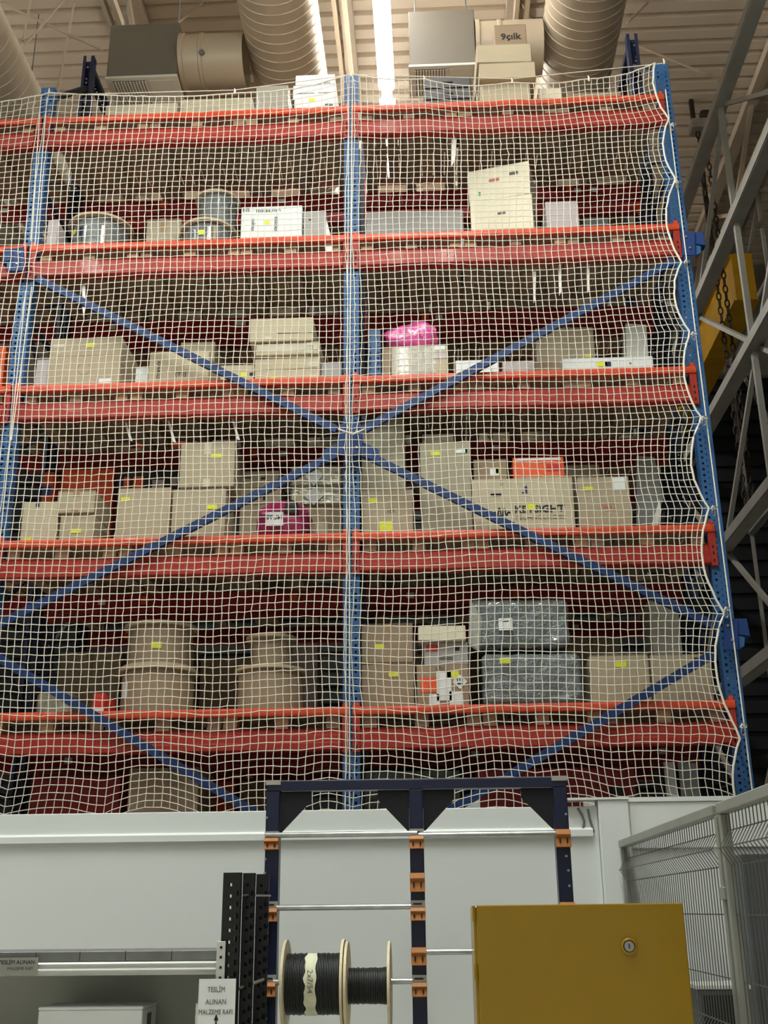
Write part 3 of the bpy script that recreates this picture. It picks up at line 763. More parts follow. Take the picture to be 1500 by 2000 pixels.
text('print', 'BIS', 0.05, (-wv*0.42, -0.002, h*0.92), M_INK, t)
carton('grey plastic-wrapped box right of the white printed carton', D[3], (593, 412, 637), 0.12, 0.4, M_GREYCARD, False, ((0.3, 0.75, 0.03, 0.012, M_INK, 'print_mark'),))
# ---- fourth level, right bay
carton('long grey box with white corner behind the lamp reflection, fourth level', D[3], (715, 412, 905), 0.45, 0.4, M_GREYCARD, False, (), 'storage_box', 'box', flaps=False)
GREENP = mat('green_print', (40, 150, 110), 0.6, var=0)
_, z = carton('cream carton, lower one of the turned pair on the fourth level', D[3], (918, 386, 1040), 0.16, 0.42, M_CREAM, False, ((0.5, 0.65, 0.07, 0.022, M_GREYINK, 'print_mark'),), rz=-0.16)
t, z2 = carton('cream carton, upper one of the turned pair on the fourth level', z+0.003, (913, 325, 1034), 0.18, 0.42, M_CREAM, False, ((0.18, 0.25, 0.02, 0.04, GREENP, 'print_mark'), (0.42, 0.6, 0.10, 0.03, M_REDINK, 'print_mark'), (0.75, 0.7, 0.08, 0.03, M_GREYINK, 'print_mark')), rz=-0.24)
carton('lilac-grey carton near the right end of the fourth level', D[3], (1066, 393, 1130), 0.16, 0.5, M_LILAC, False)
carton('low grey tool box beside the lilac carton, fourth level', D[3], (1140, 425, 1190), 0.20, 0.4, M_CRATE, False, (), 'tool_box', 'box')
# ---- middle level, left bay
t, z = carton('big kraft carton with white label by the left upright, middle level', D[2], (98, 660, 238), 0.10, 0.7, M_CARD, False, (ys(0.56, 0.86), (0.5, 0.66, 0.5, 0.006, M_CARD3, 'seam'), wl(0.80, 0.13, 0.10, 0.10), (0.12, 0.86, 0.09, 0.03, M_CLEAR, 'clear_tape')))
mb = MB().lathe([(0.050, -0.002), (0.058, -0.002), (0.058, -0.001), (0.050, -0.001)], (0.0, 0, t['_h']*0.42), 'Y', 28); mb.build('printed_ring', M_CARD3, t)
carton('orange box peeking out beyond the left upright, middle level', D[2], (-90, 678, 10), 0.30, 0.4, M_ORANGEBOX, False)
carton('grey box with slanted end behind the left upright, middle level', D[2], (70, 702, 97), 0.14, 0.5, M_LILAC, False)
carton('small white tub between two kraft cartons, middle level', D[2], (264, 718, 290), 0.22, 0.3, M_WHITE, False, (), 'white_tub', 'tub')
t, z = carton('pale carton with faint print, middle level left bay', D[2], (292, 686, 408), 0.08, 0.45, M_CARD2, False)
text('print', '(TE)', 0.055, (0.02, -0.003, t['_h']*0.36), M_INK, t)
text('print', 'KAVAKLI', 0.04, (-t['_w']*0.34, -0.003, t['_h']*0.5), M_INK, t, (math.pi/2, math.pi/2, 0))
t, _ = carton('taller pale carton standing behind the faint-printed one', D[2], (352, 668, 419), 0.56, 0.4, M_CARD2, False)
carton('low kraft carton with yellow sticker left of the taped stack', D[2], (430, 713, 494), 0.14, 0.45, M_CARD2, False, (ys(0.72, 0.6, 0.055, 0.035), (0.95, 0.6, 0.03, 0.03, M_INK, 'print_mark')))
_, z = carton('kraft carton at the bottom of the taped stack, middle level', D[2], (497, 722, 625), 0.08, 0.5, M_CARD2, False, (ys(0.3, 0.45, 0.06, 0.035), (0.9, 0.5, 0.07, 0.04, M_CLEAR, 'clear_tape')))
_, z = carton('kraft carton second in the taped stack, middle level', z, (497, 700, 625), 0.08, 0.5, M_CARD2, False, ((0.9, 0.4, 0.08, 0.05, M_CLEAR, 'clear_tape'),))
_, z = carton('kraft carton third in the taped stack with shiny tape', z+0.03, (499, 669, 625), 0.08, 0.5, M_CARD2, False, ((0.5, 0.55, 0.50, 0.05, M_CLEAR, 'clear_tape'), (0.85, 0.5, 0.05, 0.10, M_CLEAR, 'clear_tape')), rz=-0.01)
MBs = MB().box(-0.25, 0.25, 0.02, 0.45, -0.031, -0.001)
sp = thing('carton_tray', 'dark recessed tray between the cartons of the taped stack', 'tray', (at(562, 700, 0.09).x, 0.09, z-0.0), None)
o = MBs.build('tray_panel', M_CARD3, sp); o.location.z = at(562, 700, 0.08).z+0.0325-z+0.0
t, z = carton('kraft carton topping the taped stack, middle level', z, (488, 621, 612), 0.06, 0.5, M_CARD2, False, ((0.7, 0.35, 0.3, 0.006, M_INK, 'seam'), (0.3, 0.15, 0.06, 0.03, M_CLEAR, 'clear_tape')))
carton('clear wrapped flat pack between taped stack and centre upright', D[2], (627, 708, 668), 0.12, 0.4, M_GREYCARD, False)
# ---- middle level, right bay
t = thing('steel_profile', 'light blue perforated steel profile standing beside the centre upright', 'profile', (at(731, 700, 0.10).x, 0.10, D[2]))
hp = at(731, 645, 0.10).z-D[2]
o = inst(perforated('profile_sheet', 0.105, 0.001, hp, 0.05, HOLES[:2], 0, M_BLUE, 0.05), 'profile_sheet', t)
carton('narrow kraft carton tucked behind the pink-topped box', D[2], (747, 680, 762), 0.12, 0.35, M_CARD3, False)
t, z = carton('shrink-wrapped kraft carton under the pink bag, middle level', D[2], (764, 676, 875), 0.08, 0.45, M_CARD2, False, ((0.85, 0.93, 0.10, 0.04, M_PAPER, 'printed_label'), (0.88, 0.70, 0.10, 0.05, M_LILAC, 'lilac_tape')))
MB().box(-t['_w']/2+0.01, t['_w']*0.28, -0.006, -0.0037, 0.01, t['_h']*0.98).build('film', M_WRAP, t)
def bag(label, px, yf, base, depth, m, name='plastic_bag', seed=1):
    x0, yt, x1 = px
    A = at(x0, yt+20, yf); C = at(x1, yt+20, yf); Tz = at((x0+x1)/2, yt, yf+depth/2).z
    W = (C.x-A.x)/2; H = Tz-base
    t = thing(name, label, 'bag', ((A.x+C.x)/2, yf+depth/2, base))
    r2 = np.random.default_rng(seed); nu, nv = 36, 14
    mb = MB()
    ph = r2.uniform(0, 6, 8)
    for j in range(nv+1):
        v = j/nv
        el = -0.5+v*1.0
        for i in range(nu):
            a = 2*math.pi*i/nu
            ca, sa = math.cos(a), math.sin(a)
            sq = (abs(ca)**4+abs(sa)**4)**-0.25
            rad = (1-abs(2*v-0.9)**3*0.55 if 0 < j < nv else 0.0)
            wob = 1+0.05*math.sin(3*a+ph[0]+4*v)+0.05*math.sin(7*a+ph[1]+9*v)+0.03*math.sin(13*a+ph[2]-11*v)
            zz = H*v*(1+0.10*math.sin(2*a+ph[3])*v)
            mb.v.append((W*ca*sq*rad*wob*0.92, depth/2*sa*sq*rad*wob*0.92, max(0.001, zz-0.0)))
    for j in range(nv):
        for i in range(nu):
            a = j*nu+i; b = j*nu+(i+1) % nu; mb.f.append((a, b, b+nu, a+nu))
    mb.build('bag_skin', m, t, smooth=True)
    return t, W, H
bag('crumpled pink plastic bag lying on the shrink-wrapped carton', (746, 640, 858), 0.09, z, 0.42, M_PINK, seed=3)
carton('grey flat pack under the right diagonal brace, middle level', D[2], (890, 703, 975), 0.12, 0.4, M_WHITE, False, ((0.12, 0.3, 0.05, 0.05, M_CRATE, 'print_mark'),))
carton('white and pink flat pack beside the long white box', D[2], (982, 705, 1044), 0.16, 0.4, M_LILAC, False, ((0.5, 0.35, 0.2, 0.02, mat('pink_print', (224, 40, 110), 0.6, var=0), 'print_mark'),))
_, z = carton('kraft carton underneath the larger kraft carton, middle level right', D[2], (1046, 705, 1095), 0.08, 0.5, M_CARD3, False)
t, z = carton('long white box with yellow sticker at the right, middle level', D[2], (1099, 698, 1277), 0.06, 0.35, M_WHITE, False, ((0.43, 0.6, 0.09, 0.045, M_YELLOW, 'yellow_sticker'), (0.50, 0.6, 0.05, 0.04, M_NAVYINK, 'print_mark'), (0.75, 0.6, 0.02, 0.015, M_GREYINK, 'print_mark')), 'long_box', 'box')
t, _ = carton('large kraft carton above the long white box, with yellow sticker', D[2], (1046, 640, 1160), 0.62, 0.38, M_CARD, False, (ys(0.88, 0.62, 0.06, 0.03),))
# ---- second level up, left bay
t, z1 = carton('kraft carton with yellow sticker standing leftmost on the second level up', D[1], (44, 980, 112), 0.08, 0.45, M_CARD2, False, (ys(0.22, 0.12, 0.06, 0.035), (0.42, 0.93, 0.03, 0.04, M_NAVYINK, 'print_mark'), (0.4, 0.35, 0.25, 0.004, M_CARD3, 'seam')))
t, z2 = carton('small kraft carton with yellow sticker between two larger ones', D[1], (117, 1004, 183), 0.10, 0.45, M_CARD, False, (ys(0.5, 0.45, 0.08, 0.035), (0.45, 0.12, 0.02, 0.04, M_REDINK, 'print_mark')))
carton('kraft carton resting on the small sticker carton', z2, (112, 958, 185), 0.08, 0.45, M_CARD, True)
t, z3 = carton('tall kraft carton with yellow sticker under the high carton, left', D[1], (230, 953, 333), 0.08, 0.5, M_CARD, False, (ys(0.15, 0.80, 0.07, 0.03), (0.8, 0.06, 0.02, 0.015, M_INK, 'print_mark')))
t, z4 = carton('tall kraft carton partly behind the rising blue brace', D[1], (337, 955, 441), 0.08, 0.5, M_CARD, False, (ys(0.75, 0.65, 0.08, 0.04),))
carton('kraft carton stacked on the two tall ones, with yellow sticker', max(z3, z4), (353, 863, 459), 0.10, 0.5, M_CARD, True, (ys(0.66, 0.68, 0.085, 0.036),), tape_m=M_CLEAR)
t, z5 = carton('kraft carton with arrows print, lowest of three beside the foil bundle', D[1], (468, 985, 548), 0.44, 0.4, M_CARD, False)
t, z5 = carton('kraft carton with arrows print, middle of three beside the foil bundle', z5, (468, 953, 548), 0.44, 0.4, M_CARD, False, ((0.6, 0.4, 0.02, 0.05, M_INK, 'print_mark'), (0.3, 0.4, 0.08, 0.01, M_INK, 'print_mark')))
t, z5 = carton('kraft carton with arrows print, top of three beside the foil bundle', z5, (468, 920, 545), 0.44, 0.4, M_CARD, False, ((0.2, 0.6, 0.07, 0.01, M_INK, 'print_mark'), (0.6, 0.55, 0.04, 0.02, M_INK, 'print_mark')))
z = D[1]
t, z = carton('low kraft carton supporting the foil-wrapped bundles', z, (566, 990, 668), 0.44, 0.4, M_CARD3, False, ((0.62, 0.5, 0.10, 0.10, M_CARD2, 'paper_label'),))
for nm, yt in (('lower', 951), ('upper', 908)):
    t, z = carton('silver foil-wrapped parcel, %s of the two beside the centre upright' % nm, z, (566, yt, 670), 0.42, 0.4, M_FOIL, False, (), 'foil_parcel', 'parcel', flaps=False, bevel=0.02)
    MB().prism([(-0.02, t['_h']*0.02), (0.06, t['_h']*0.5), (-0.02, t['_h']*0.98), (-0.10, t['_h']*0.5)], 'Y', -0.012, -0.002).build('folded_end', M_GALV, t)
    MB().box(-t['_w']*0.45, -0.11, -0.006, -0.001, t['_h']*0.15, t['_h']*0.55).build('film_window', M_CARD2, t)
t, W_, H_ = bag('dark pink plastic sack with a white printed tag, second level up', (492, 985, 606), 0.05, D[1], 0.36, M_MAGENTA, 'plastic_sack', 5)
lb = MB().box(-0.12, 0.02, -0.205, -0.195, H_*0.28, H_*0.60).build('tag', M_PAPER, t)
text('print', 'STUM', 0.05, (-0.05, -0.208, H_*0.47), M_NAVYINK, t, bold=0.001)
MB().prism([(0.02, H_*0.62), (0.14, H_*0.55), (0.13, H_*0.86), (0.04, H_*0.95)], 'Y', -0.19, -0.12).build('film_patch', M_BLACKFILM, t, bevel=0.01)
carton('orange box with white stripe at the far left, second level up', D[1]+0.0, (84, 922, 104), 0.66, 0.3, M_ORANGEBOX, False, ((0.5, 0.45, 0.2, 0.06, M_WHITE, 'white_stripe'), (0.45, 0.8, 0.08, 0.08, M_BLUEBOX, 'blue_stripe')))
carton('long orange carton behind the left kraft cartons, second level up', D[1], (120, 917, 222), 0.66, 0.34, M_ORANGEBOX, False, ((0.5, 0.55, 0.42, 0.12, M_CARD3, 'kraft_strip'),))
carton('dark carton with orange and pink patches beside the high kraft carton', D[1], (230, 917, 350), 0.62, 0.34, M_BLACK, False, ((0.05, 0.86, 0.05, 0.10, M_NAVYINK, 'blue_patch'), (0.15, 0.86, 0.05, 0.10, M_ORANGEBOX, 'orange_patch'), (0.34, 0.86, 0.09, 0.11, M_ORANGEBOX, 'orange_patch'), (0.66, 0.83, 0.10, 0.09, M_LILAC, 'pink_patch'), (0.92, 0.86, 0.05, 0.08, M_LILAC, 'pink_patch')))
# ---- second level up, right bay
t, z1 = carton('kraft carton with square yellow note beside the centre upright', D[1], (706, 957, 806), 0.08, 0.5, M_CARD, False, (ys(0.47, 0.22, 0.10, 0.085), ys(0.22, 0.78, 0.06, 0.04)))
text('print', 'IEI', 0.06, (0.03, -0.003, t['_h']*0.55), M_GREYINK, t)
t, _ = carton('tall olive-grey carton stacked right of the brace bracket', z1, (706, 818, 790), 0.10, 0.5, M_CARD4, False)
carton('tall narrow kraft carton with yellow and white stickers, second level up', D[1], (820, 864, 918), 0.08, 0.5, M_CARD4, False, (ys(0.31, 0.88, 0.075, 0.036), (0.83, 0.9, 0.09, 0.034, M_PAPER, 'paper_label'), (0.93, 0.9, 0.02, 0.034, mat('green_print', (40, 150, 110)), 'green_mark'), ys(0.65, 0.35, 0.04, 0.02)))
t, zk = carton('wide kraft carton printed KEYSIGHT TECHNOLOGIES', D[1], (923, 934, 1119), 0.06, 0.5, M_CARD2, False, (ys(0.57, 0.47, 0.075, 0.045), (0.23, 0.70, 0.085, 0.024, M_SHADE, 'hand_hole'), (0.29, 0.92, 0.014, 0.05, M_SHADE, 'hand_hole')))
h = t['_h']; wv = t['_w']
text('print', 'KEYSIGHT', 0.082, (wv*0.155, -0.0025, h*0.42), M_INK, t, bold=0.0022, sx=1.05)
text('print', 'TECHNOLOGIES', 0.043, (wv*0.155, -0.0025, h*0.27), M_GREYINK, t, sx=1.25)
mb = MB()
for q, hh in ((0, 0.045), (1, 0.075), (2, 0.11), (3, 0.075), (4, 0.045)):
    pass
wave = []
for q in range(41):
    u_ = q/40; wave.append((-wv*0.22+0.11*(u_-0.5)*1.2, -0.0022, h*0.37+0.055*math.exp(-((u_-0.5)/0.28)**2)*math.sin(u_*2*math.pi*3.5)))
MB().tube(wave, 0.0055, 5).build('printed_wave_logo', M_INK, t)
text('print', 'Isa', 0.06, (wv*0.02, -0.0025, h*0.78), M_NAVYINK, t, (math.pi/2, -math.pi/2, 0), bold=0.0015)
t, _ = carton('kraft carton with white label and red stamp at the right, second level up', D[1], (1128, 931, 1229), 0.06, 0.5, M_CARD, False, (ys(0.2, 0.78, 0.085, 0.034), wl(0.80, 0.86, 0.10, 0.11), (0.55, 0.50, 0.13, 0.004, M_REDINK, 'stamp_line'), (0.55, 0.37, 0.13, 0.004, M_REDINK, 'stamp_line'), (0.43, 0.435, 0.004, 0.06, M_REDINK, 'stamp_line'), (0.67, 0.435, 0.004, 0.06, M_REDINK, 'stamp_line'), (0.55, 0.435, 0.07, 0.02, M_REDINK, 'stamp_line')))
carton('orange and white flat box lying on top behind the wide printed carton', zk, (1002, 893, 1102), 0.20, 0.35, M_ORANGEBOX, False, ((0.5, 0.92, 0.36, 0.02, M_WHITE, 'white_edge'), (0.5, 0.18, 0.36, 0.04, M_CARD, 'kraft_strip'), (0.8, 0.6, 0.12, 0.06, M_REDBOX, 'red_patch')))
carton('small kraft box with white label on the wide printed carton', zk, (925, 897, 990), 0.20, 0.3, M_CARD3, False, (wl(0.62, 0.5, 0.07, 0.07), ys(0.72, 0.55, 0.03, 0.05)))
carton('kraft carton tilted open behind the red-stamped carton', D[1], (1100, 908, 1172), 0.60, 0.35, M_CARD, False)
# ---- lowest level, left bay: stacked reels wrapped in cardboard
zz, r_ = px_reel('cardboard-wrapped reel with white label, lower left one on the lowest level', 240, 378, 1298, D[0], M_CARD3, 0.46, rf=1.12, extra=front_label(-0.85, 0.55, 0.09, 0.12, M_PAPER, 'paper_label'))
px_reel('cardboard-wrapped reel with yellow sticker, upper left one on the lowest level', 252, 376, 1212, zz, M_CARD3, 0.46, rf=1.14, extra=front_label(0.12, 0.45, 0.08, 0.05, M_YELLOW, 'yellow_sticker'))
zz, r_ = px_reel('cardboard-wrapped reel, lower right one on the lowest level', 466, 592, 1298, D[0], M_CARD3, 0.46, rf=1.12)
px_reel('cardboard-wrapped reel, upper right one on the lowest level', 492, 568, 1238, zz, M_CARD3, 0.46, rf=1.3)
carton('grey foil-wrapped package by the lower left brace', D[0], (70, 1352, 140), 0.30, 0.4, M_FOIL, False, (), 'foil_parcel', 'parcel', flaps=False, bevel=0.02)
carton('dark red box with white corner beside the left reels', D[0], (180, 1354, 204), 0.05, 0.3, M_REDBOX, False, ((0.5, 0.12, 0.09, 0.04, M_WHITE, 'white_corner'),))
# ---- lowest level, right bay
_, z = carton('kraft carton with yellow sticker, lower one beside the centre upright, lowest level', D[0], (706, 1295, 808), 0.08, 0.5, M_CARD3, True, (ys(0.62, 0.75, 0.075, 0.036),))
carton('kraft carton with yellow sticker, upper one beside the centre upright, lowest level', z, (706, 1218, 806), 0.08, 0.5, M_CARD3, True, (ys(0.35, 0.42, 0.07, 0.034),))
t, z = carton('kraft carton covered with orange and white labels, lowest level', D[0], (814, 1297, 915), 0.08, 0.5, M_CARD3, False, ((0.22, 0.53, 0.12, 0.115, M_ORANGEBOX, 'orange_label'), (0.52, 0.5, 0.11, 0.22, M_PAPER, 'paper_label'), (0.33, 0.18, 0.08, 0.09, M_PAPER, 'paper_label'), (0.75, 0.22, 0.10, 0.10, M_PAPER, 'paper_label'), (0.70, 0.76, 0.09, 0.05, M_YELLOW, 'yellow_sticker')))
h = t['_h']; wv = t['_w']
mb = MB().prism([(wv*0.33, h*0.42), (wv*0.33+0.055, h*0.42+0.055), (wv*0.33, h*0.42+0.11), (wv*0.33-0.055, h*0.42+0.055)], 'Y', -0.006, -0.0036); o = mb.build('hazard_diamond', M_PAPER, t)
for q in (-0.018, 0, 0.018): MB().box(wv*0.33+q-0.004, wv*0.33+q+0.004, -0.008, -0.0061, h*0.42+0.06, h*0.42+0.088).build('black_stripe', M_INK, o)
MB().box(wv*0.33-0.02, wv*0.33+0.02, -0.008, -0.0061, h*0.42+0.034, h*0.42+0.045).build('black_stripe', M_INK, o)
text('print', 'UN', 0.045, (-0.02, -0.003, h*0.90), M_GREYINK, t)
t, z = carton('grey printed box standing on the labelled carton', z, (828, 1254, 914), 0.12, 0.45, M_GREYCARD, False, ((0.2, 0.75, 0.10, 0.05, M_REDBOX, 'red_patch'), (0.75, 0.7, 0.04, 0.03, M_INK, 'print_mark'), (0.5, 0.3, 0.10, 0.02, M_GREYINK, 'print_mark')))
carton('long cream box lying across the grey printed box', z, (817, 1222, 910), 0.07, 0.5, M_CREAM, False, (), 'long_box', 'box', rz=0.03)
def wrapped(label, base, px, yf, depth, m, seed):
    x0, yt, x1 = px
    A = at(x0, yt+30, yf); C = at(x1, yt+30, yf); Tz = at((x0+x1)/2, yt, yf).z; W = C.x-A.x; H = Tz-base
    t = thing('wrapped_bundle', label, 'bundle', ((A.x+C.x)/2, yf, base))
    r2 = np.random.default_rng(seed)
    nx_, nz_ = 22, 12; mb = MB()
    o = MB().box(-W/2, W/2, 0.02, depth, 0.016, H).build('bubble_wrap', m, t, smooth=False, bevel=0.05, seg=4)
    sub = o.modifiers.new('fine', 'SUBSURF'); sub.subdivision_type = 'SIMPLE'; sub.levels = 4; sub.render_levels = 4
    tx = bpy.data.textures.new('wrap_wrinkles', 'CLOUDS'); tx.noise_scale = 0.09
    dp = o.modifiers.new('wrinkle', 'DISPLACE'); dp.texture = tx; dp.strength = 0.035; dp.mid_level = 0.6
    for p in o.data.polygons: p.use_smooth = True
    return t, W, H, Tz
t, W_, H_, z = wrapped('dark grey bubble-wrapped block, lower of two on the lowest level', D[0], (941, 1272, 1138), 0.08, 0.6, M_BUBBLE, 1)
MB().box(-W_*0.32, -W_*0.32+0.08, -0.022, -0.016, H_*0.78, H_*0.88).build('yellow_sticker', M_YELLOW, t)
t, W_, H_, z = wrapped('grey bubble-wrapped block with white label, upper of two', z+0.02, (918, 1166, 1113), 0.08, 0.6, M_BUBBLE, 2)
o = MB().box(-W_*0.22, -W_*0.22+0.105, -0.022, -0.016, H_*0.35, H_*0.58).build('paper_label', M_PAPER, t)
MB().box(-W_*0.22+0.03, -W_*0.22+0.075, -0.0235, -0.0221, H_*0.51, H_*0.545).build('print_mark', M_INK, o)
MB().prism([(-W_*0.53, H_*0.1), (-W_*0.42, -0.02), (-W_*0.38, H_*0.6), (-W_*0.50, H_*0.98)], 'Y', -0.03, 0.02).build('film_tail', M_WRAP, t, bevel=0.01)
carton('wide kraft carton with yellow sticker near the lower right bracket', D[0], (1152, 1278, 1268), 0.08, 0.5, M_CARD, False, (ys(0.52, 0.80, 0.085, 0.045),), bevel=0.012)
carton('kraft carton touching the right upright, lowest level', D[0], (1271, 1278, 1388), 0.08, 0.5, M_CARD, False, ((0.75, 0.9, 0.03, 0.02, M_INK, 'print_mark'),))
carton('pale grey cabinet panel standing behind the right cartons', D[0], (1268, 1172, 1325), 0.66, 0.3, M_WHITEROLL, False, (), 'panel_box', 'box', flaps=False)

# leaning sheets at the right end
def sheet(label, pts, y, th, m, name='steel_sheet', cat='sheet', base=None):
    P = [at(px, py, y) for px, py in pts]
    if base is not None:
        for p in P:
            if p.z < base+0.25: p.z = base+0.001
    c0 = P[0]
    t = MB().prism([(p.x-c0.x, p.z-c0.z) for p in P], 'Y', 0, th).build(name, m)
    t.location = (c0.x, y, c0.z); tag(t, label, cat)
sheet('shiny grey sheet leaning at the right end of the second level up', ((1240, 1030), (1243, 890), (1278, 893), (1292, 960), (1285, 1028)), 0.50, 0.02, M_SHEET, base=D[1])
sheet('pale sheet corner leaning beside the shiny grey sheet', ((1262, 1028), (1288, 975), (1291, 990), (1278, 1030)), 0.30, 0.01, M_WHITEROLL, base=D[1])
sheet('white insulation block at the right end of the middle level', ((1222, 738), (1222, 632), (1262, 634), (1268, 738)), 0.62, 0.2, M_WHITEROLL, 'insulation_block', 'insulation', base=D[2])

# hanging film and tags below the pallets
def tail(label, pts, y):
    P = [at(px, py, y) for px, py in pts]; c0 = P[0]
    o = MB().prism([(p.x-c0.x, p.z-c0.z) for p in P], 'Y', -0.002, 0.002).build('film_tail', M_STRIPFILM); o.location = (c0.x, y, c0.z)
    tag(o, label, 'film', 'loose film tails')
tail('white pointed film strip hanging beside the white printed carton', ((636, 502), (637, 428), (648, 468), (650, 502)), -0.001+0.006)
tail('white film strip hanging from the top pallets near the bright lamp', ((882, 272), (892, 270), (889, 312), (881, 327)), 0.06)
for q in ((50, 570, 'left of all'), (160, 600, 'under the left reel'), (505, 496, 'below the white printed carton'), (1040, 575, 'under the tilted cream cartons'), (1090, 560, 'further right of the cream cartons'), (1145, 555, 'next to the blue brace')):
    tail('small white tag end hanging under the fourth level, %s' % q[2], ((q[0], q[1]-45), (q[0]+7, q[1]-45), (q[0]+6, q[1]+10), (q[0]+2, q[1]+18)), 0.07)
for q in ((245, 832, 'first from the left'), (330, 835, 'second from the left'), (455, 830, 'third, near the brace')):
    tail('thin film end hanging under the middle level, %s' % q[2], ((q[0]-12, q[1]-45), (q[0]-9, q[1]-45), (q[0]+14, q[1]+30), (q[0]+8, q[1]+28)), 0.07)

# ---- goods on the rear rack and below the lowest level
RC = [M_CARD3, M_CARD3, M_CARD4, M_CARD, M_CARD3, M_CARD, M_LILAC, M_ORANGEBOX]
ORD = ['first', 'second', 'third', 'fourth']
for i in range(5):
    for k in (-1, 0):
        x = k*B+0.12
        for j in range(4):
            wd = random.uniform(0.42, 0.60); hh = random.uniform(0.60, 0.90) if i == 0 else random.uniform(0.30, 0.72) if i < 4 else random.uniform(0.15, 0.3); dp = random.uniform(0.45, 0.75)
            t = thing('carton', 'carton deep in the rear rack, %s, %s, %s from the left' % ({-1: 'left bay', 0: 'right bay'}[k], LEVEL[i], ORD[j]), 'carton', (x+wd/2, R2+0.08, D[i]), 'cartons in the rear rack')
            m = random.choice(RC)
            MB().box(-wd/2, wd/2, 0, dp, 0.001, hh).build('body', m, t, bevel=0.004)
            MB().box(-0.025, 0.025, -0.0015, 0.0005, hh*0.7, hh).build('tape', M_TAPE, t)
            if random.random() < 0.5: MB().box(wd*0.1, wd*0.1+0.08, -0.003, -0.0016, hh*0.6, hh*0.6+0.05).build('paper_label', M_PAPER, t)
            x += wd+random.uniform(0.02, 0.09)
zfl = Z0-DZ
for k in (-1, 0):
    nm = {-1: 'left bay', 0: 'right bay'}[k]
    for yy, wn in ((R2, 'front'), (R2+1.032, 'back')):
        t = thing('shelf_beam', 'dark second-rack %s beam low behind the wall, %s' % (wn, nm), 'rack beam', (k*B, yy, zfl), 'rear shelf beams'); inst(me_rb, 'rail', t)
    for j in range(3): pallet(k*B+B/2+(j-1)*0.88, R2+0.012, zfl-0.123, 'rear-rack pallet low behind the wall, %s, %s' % (nm, WHICH[j]), 'pallets on the rear rack')
    x = k*B+0.12
    for j in range(4):
        wd = random.uniform(0.48, 0.60); hh = random.uniform(0.7, 1.0)
        t = thing('carton', 'carton low in the rear rack above the wall, %s, %s from the left' % (nm, ORD[j]), 'carton', (x+wd/2, R2+0.08, zfl+DECK), 'cartons in the rear rack')
        MB().box(-wd/2, wd/2, 0, 0.6, 0.001, hh).build('body', random.choice(RC), t, bevel=0.004)
        MB().box(-0.025, 0.025, -0.0015, 0.0005, hh*0.7, hh).build('tape', M_TAPE, t)
        x += wd+random.uniform(0.02, 0.06)
for k, nm in ((-1, 'left bay'), (0, 'right bay'), (-2, 'bay beyond the left upright')):
    t = thing('shelf_beam', 'dark front beam hidden behind the white wall, %s' % nm, 'rack beam', (k*B, 0, zfl), 'front shelf beams')
    MB().box(0.07, B-0.07, -0.035, 0.045, -0.285, -0.125).build('lower_rail', M_RED, t)
    t = thing('shelf_beam', 'dark rear beam hidden behind the white wall, %s' % nm, 'rack beam', (k*B, D1+0.032, zfl), 'rear shelf beams')
    inst(me_rb, 'rail', t)
for k in (-1, 0):
    for j in range(3):
        pallet(k*B+B/2+(j-1)*0.88, 0.055, zfl-0.123, 'pallet hidden low behind the white wall, %s, %s' % ({-1: 'left bay', 0: 'right bay'}[k], WHICH[j]))
zq = zfl+DECK
carton('big dark kraft carton just above the white wall at left', zq, (252, 1500, 388), 0.12, 0.6, M_CARD3, True)
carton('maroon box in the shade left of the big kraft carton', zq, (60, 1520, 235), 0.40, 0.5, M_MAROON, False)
carton('dark film-wrapped goods behind the reel stand', zq, (700, 1498, 905), 0.30, 0.5, M_BLACKFILM, False, (), 'wrapped_goods', 'bundle', flaps=False, bevel=0.03)
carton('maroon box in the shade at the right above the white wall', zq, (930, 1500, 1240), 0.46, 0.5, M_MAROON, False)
# narrow goods sticking up over the wall at right
t = thing('perforated_strut', 'white slotted profile standing behind the wall at right', 'profile', (at(1312, 1540, 0.30).x, 0.30, zq))
MB().box(-0.04, 0.04, 0, 0.03, 0.001, at(1312, 1488, 0.30).z-zq).build('profile_bar', M_PAPER, t)
t = thing('perforated_strut', 'grey sheet profile leaning behind the wall at right', 'profile', (at(1350, 1540, 0.34).x, 0.34, zq))
MB().prism([(-0.07, 0.001), (0.11, 0.001), (0.05, at(1350, 1490, 0.34).z-zq), (-0.08, at(1350, 1488, 0.34).z-zq)], 'Y', 0, 0.02).build('sheet_panel', M_SHEET, t)
for px_, l in ((1205, 'left'), (1290, 'right')):
    t = thing('perforated_strut', 'black slotted strut standing behind the wall, %s of the two' % l, 'profile', (at(px_, 1540, 0.36).x, 0.36, zq))
    hp = at(px_, 1505 if l == 'right' else 1535, 0.36).z-zq
    o = inst(perforated('profile_sheet', 0.08, 0.001, hp, 0.06, HOLES[:2], 0, M_BLACK, 0.04), 'profile_sheet', t)
for px_, w_, l in ((910, 0.10, 'left of the stand post'), (1150, 0.04, 'right of the cable loops'), (1190, 0.08, 'widest'), (1080, 0.05, 'behind the stand post')):
    p = at(px_, 1560, 0.07)
    t = thing('foam_offcut', 'small white block peeking over the wall top, %s' % l, 'offcut', (p.x, 0.07, zq))
    hh = p.z-zq
    MB().prism([(-w_, 0.001), (w_, 0.001), (w_, hh), (-w_*0.5, hh), (-w_, hh-0.03)], 'Y', 0, 0.05).build('block', M_PAPER, t, bevel=0.003)

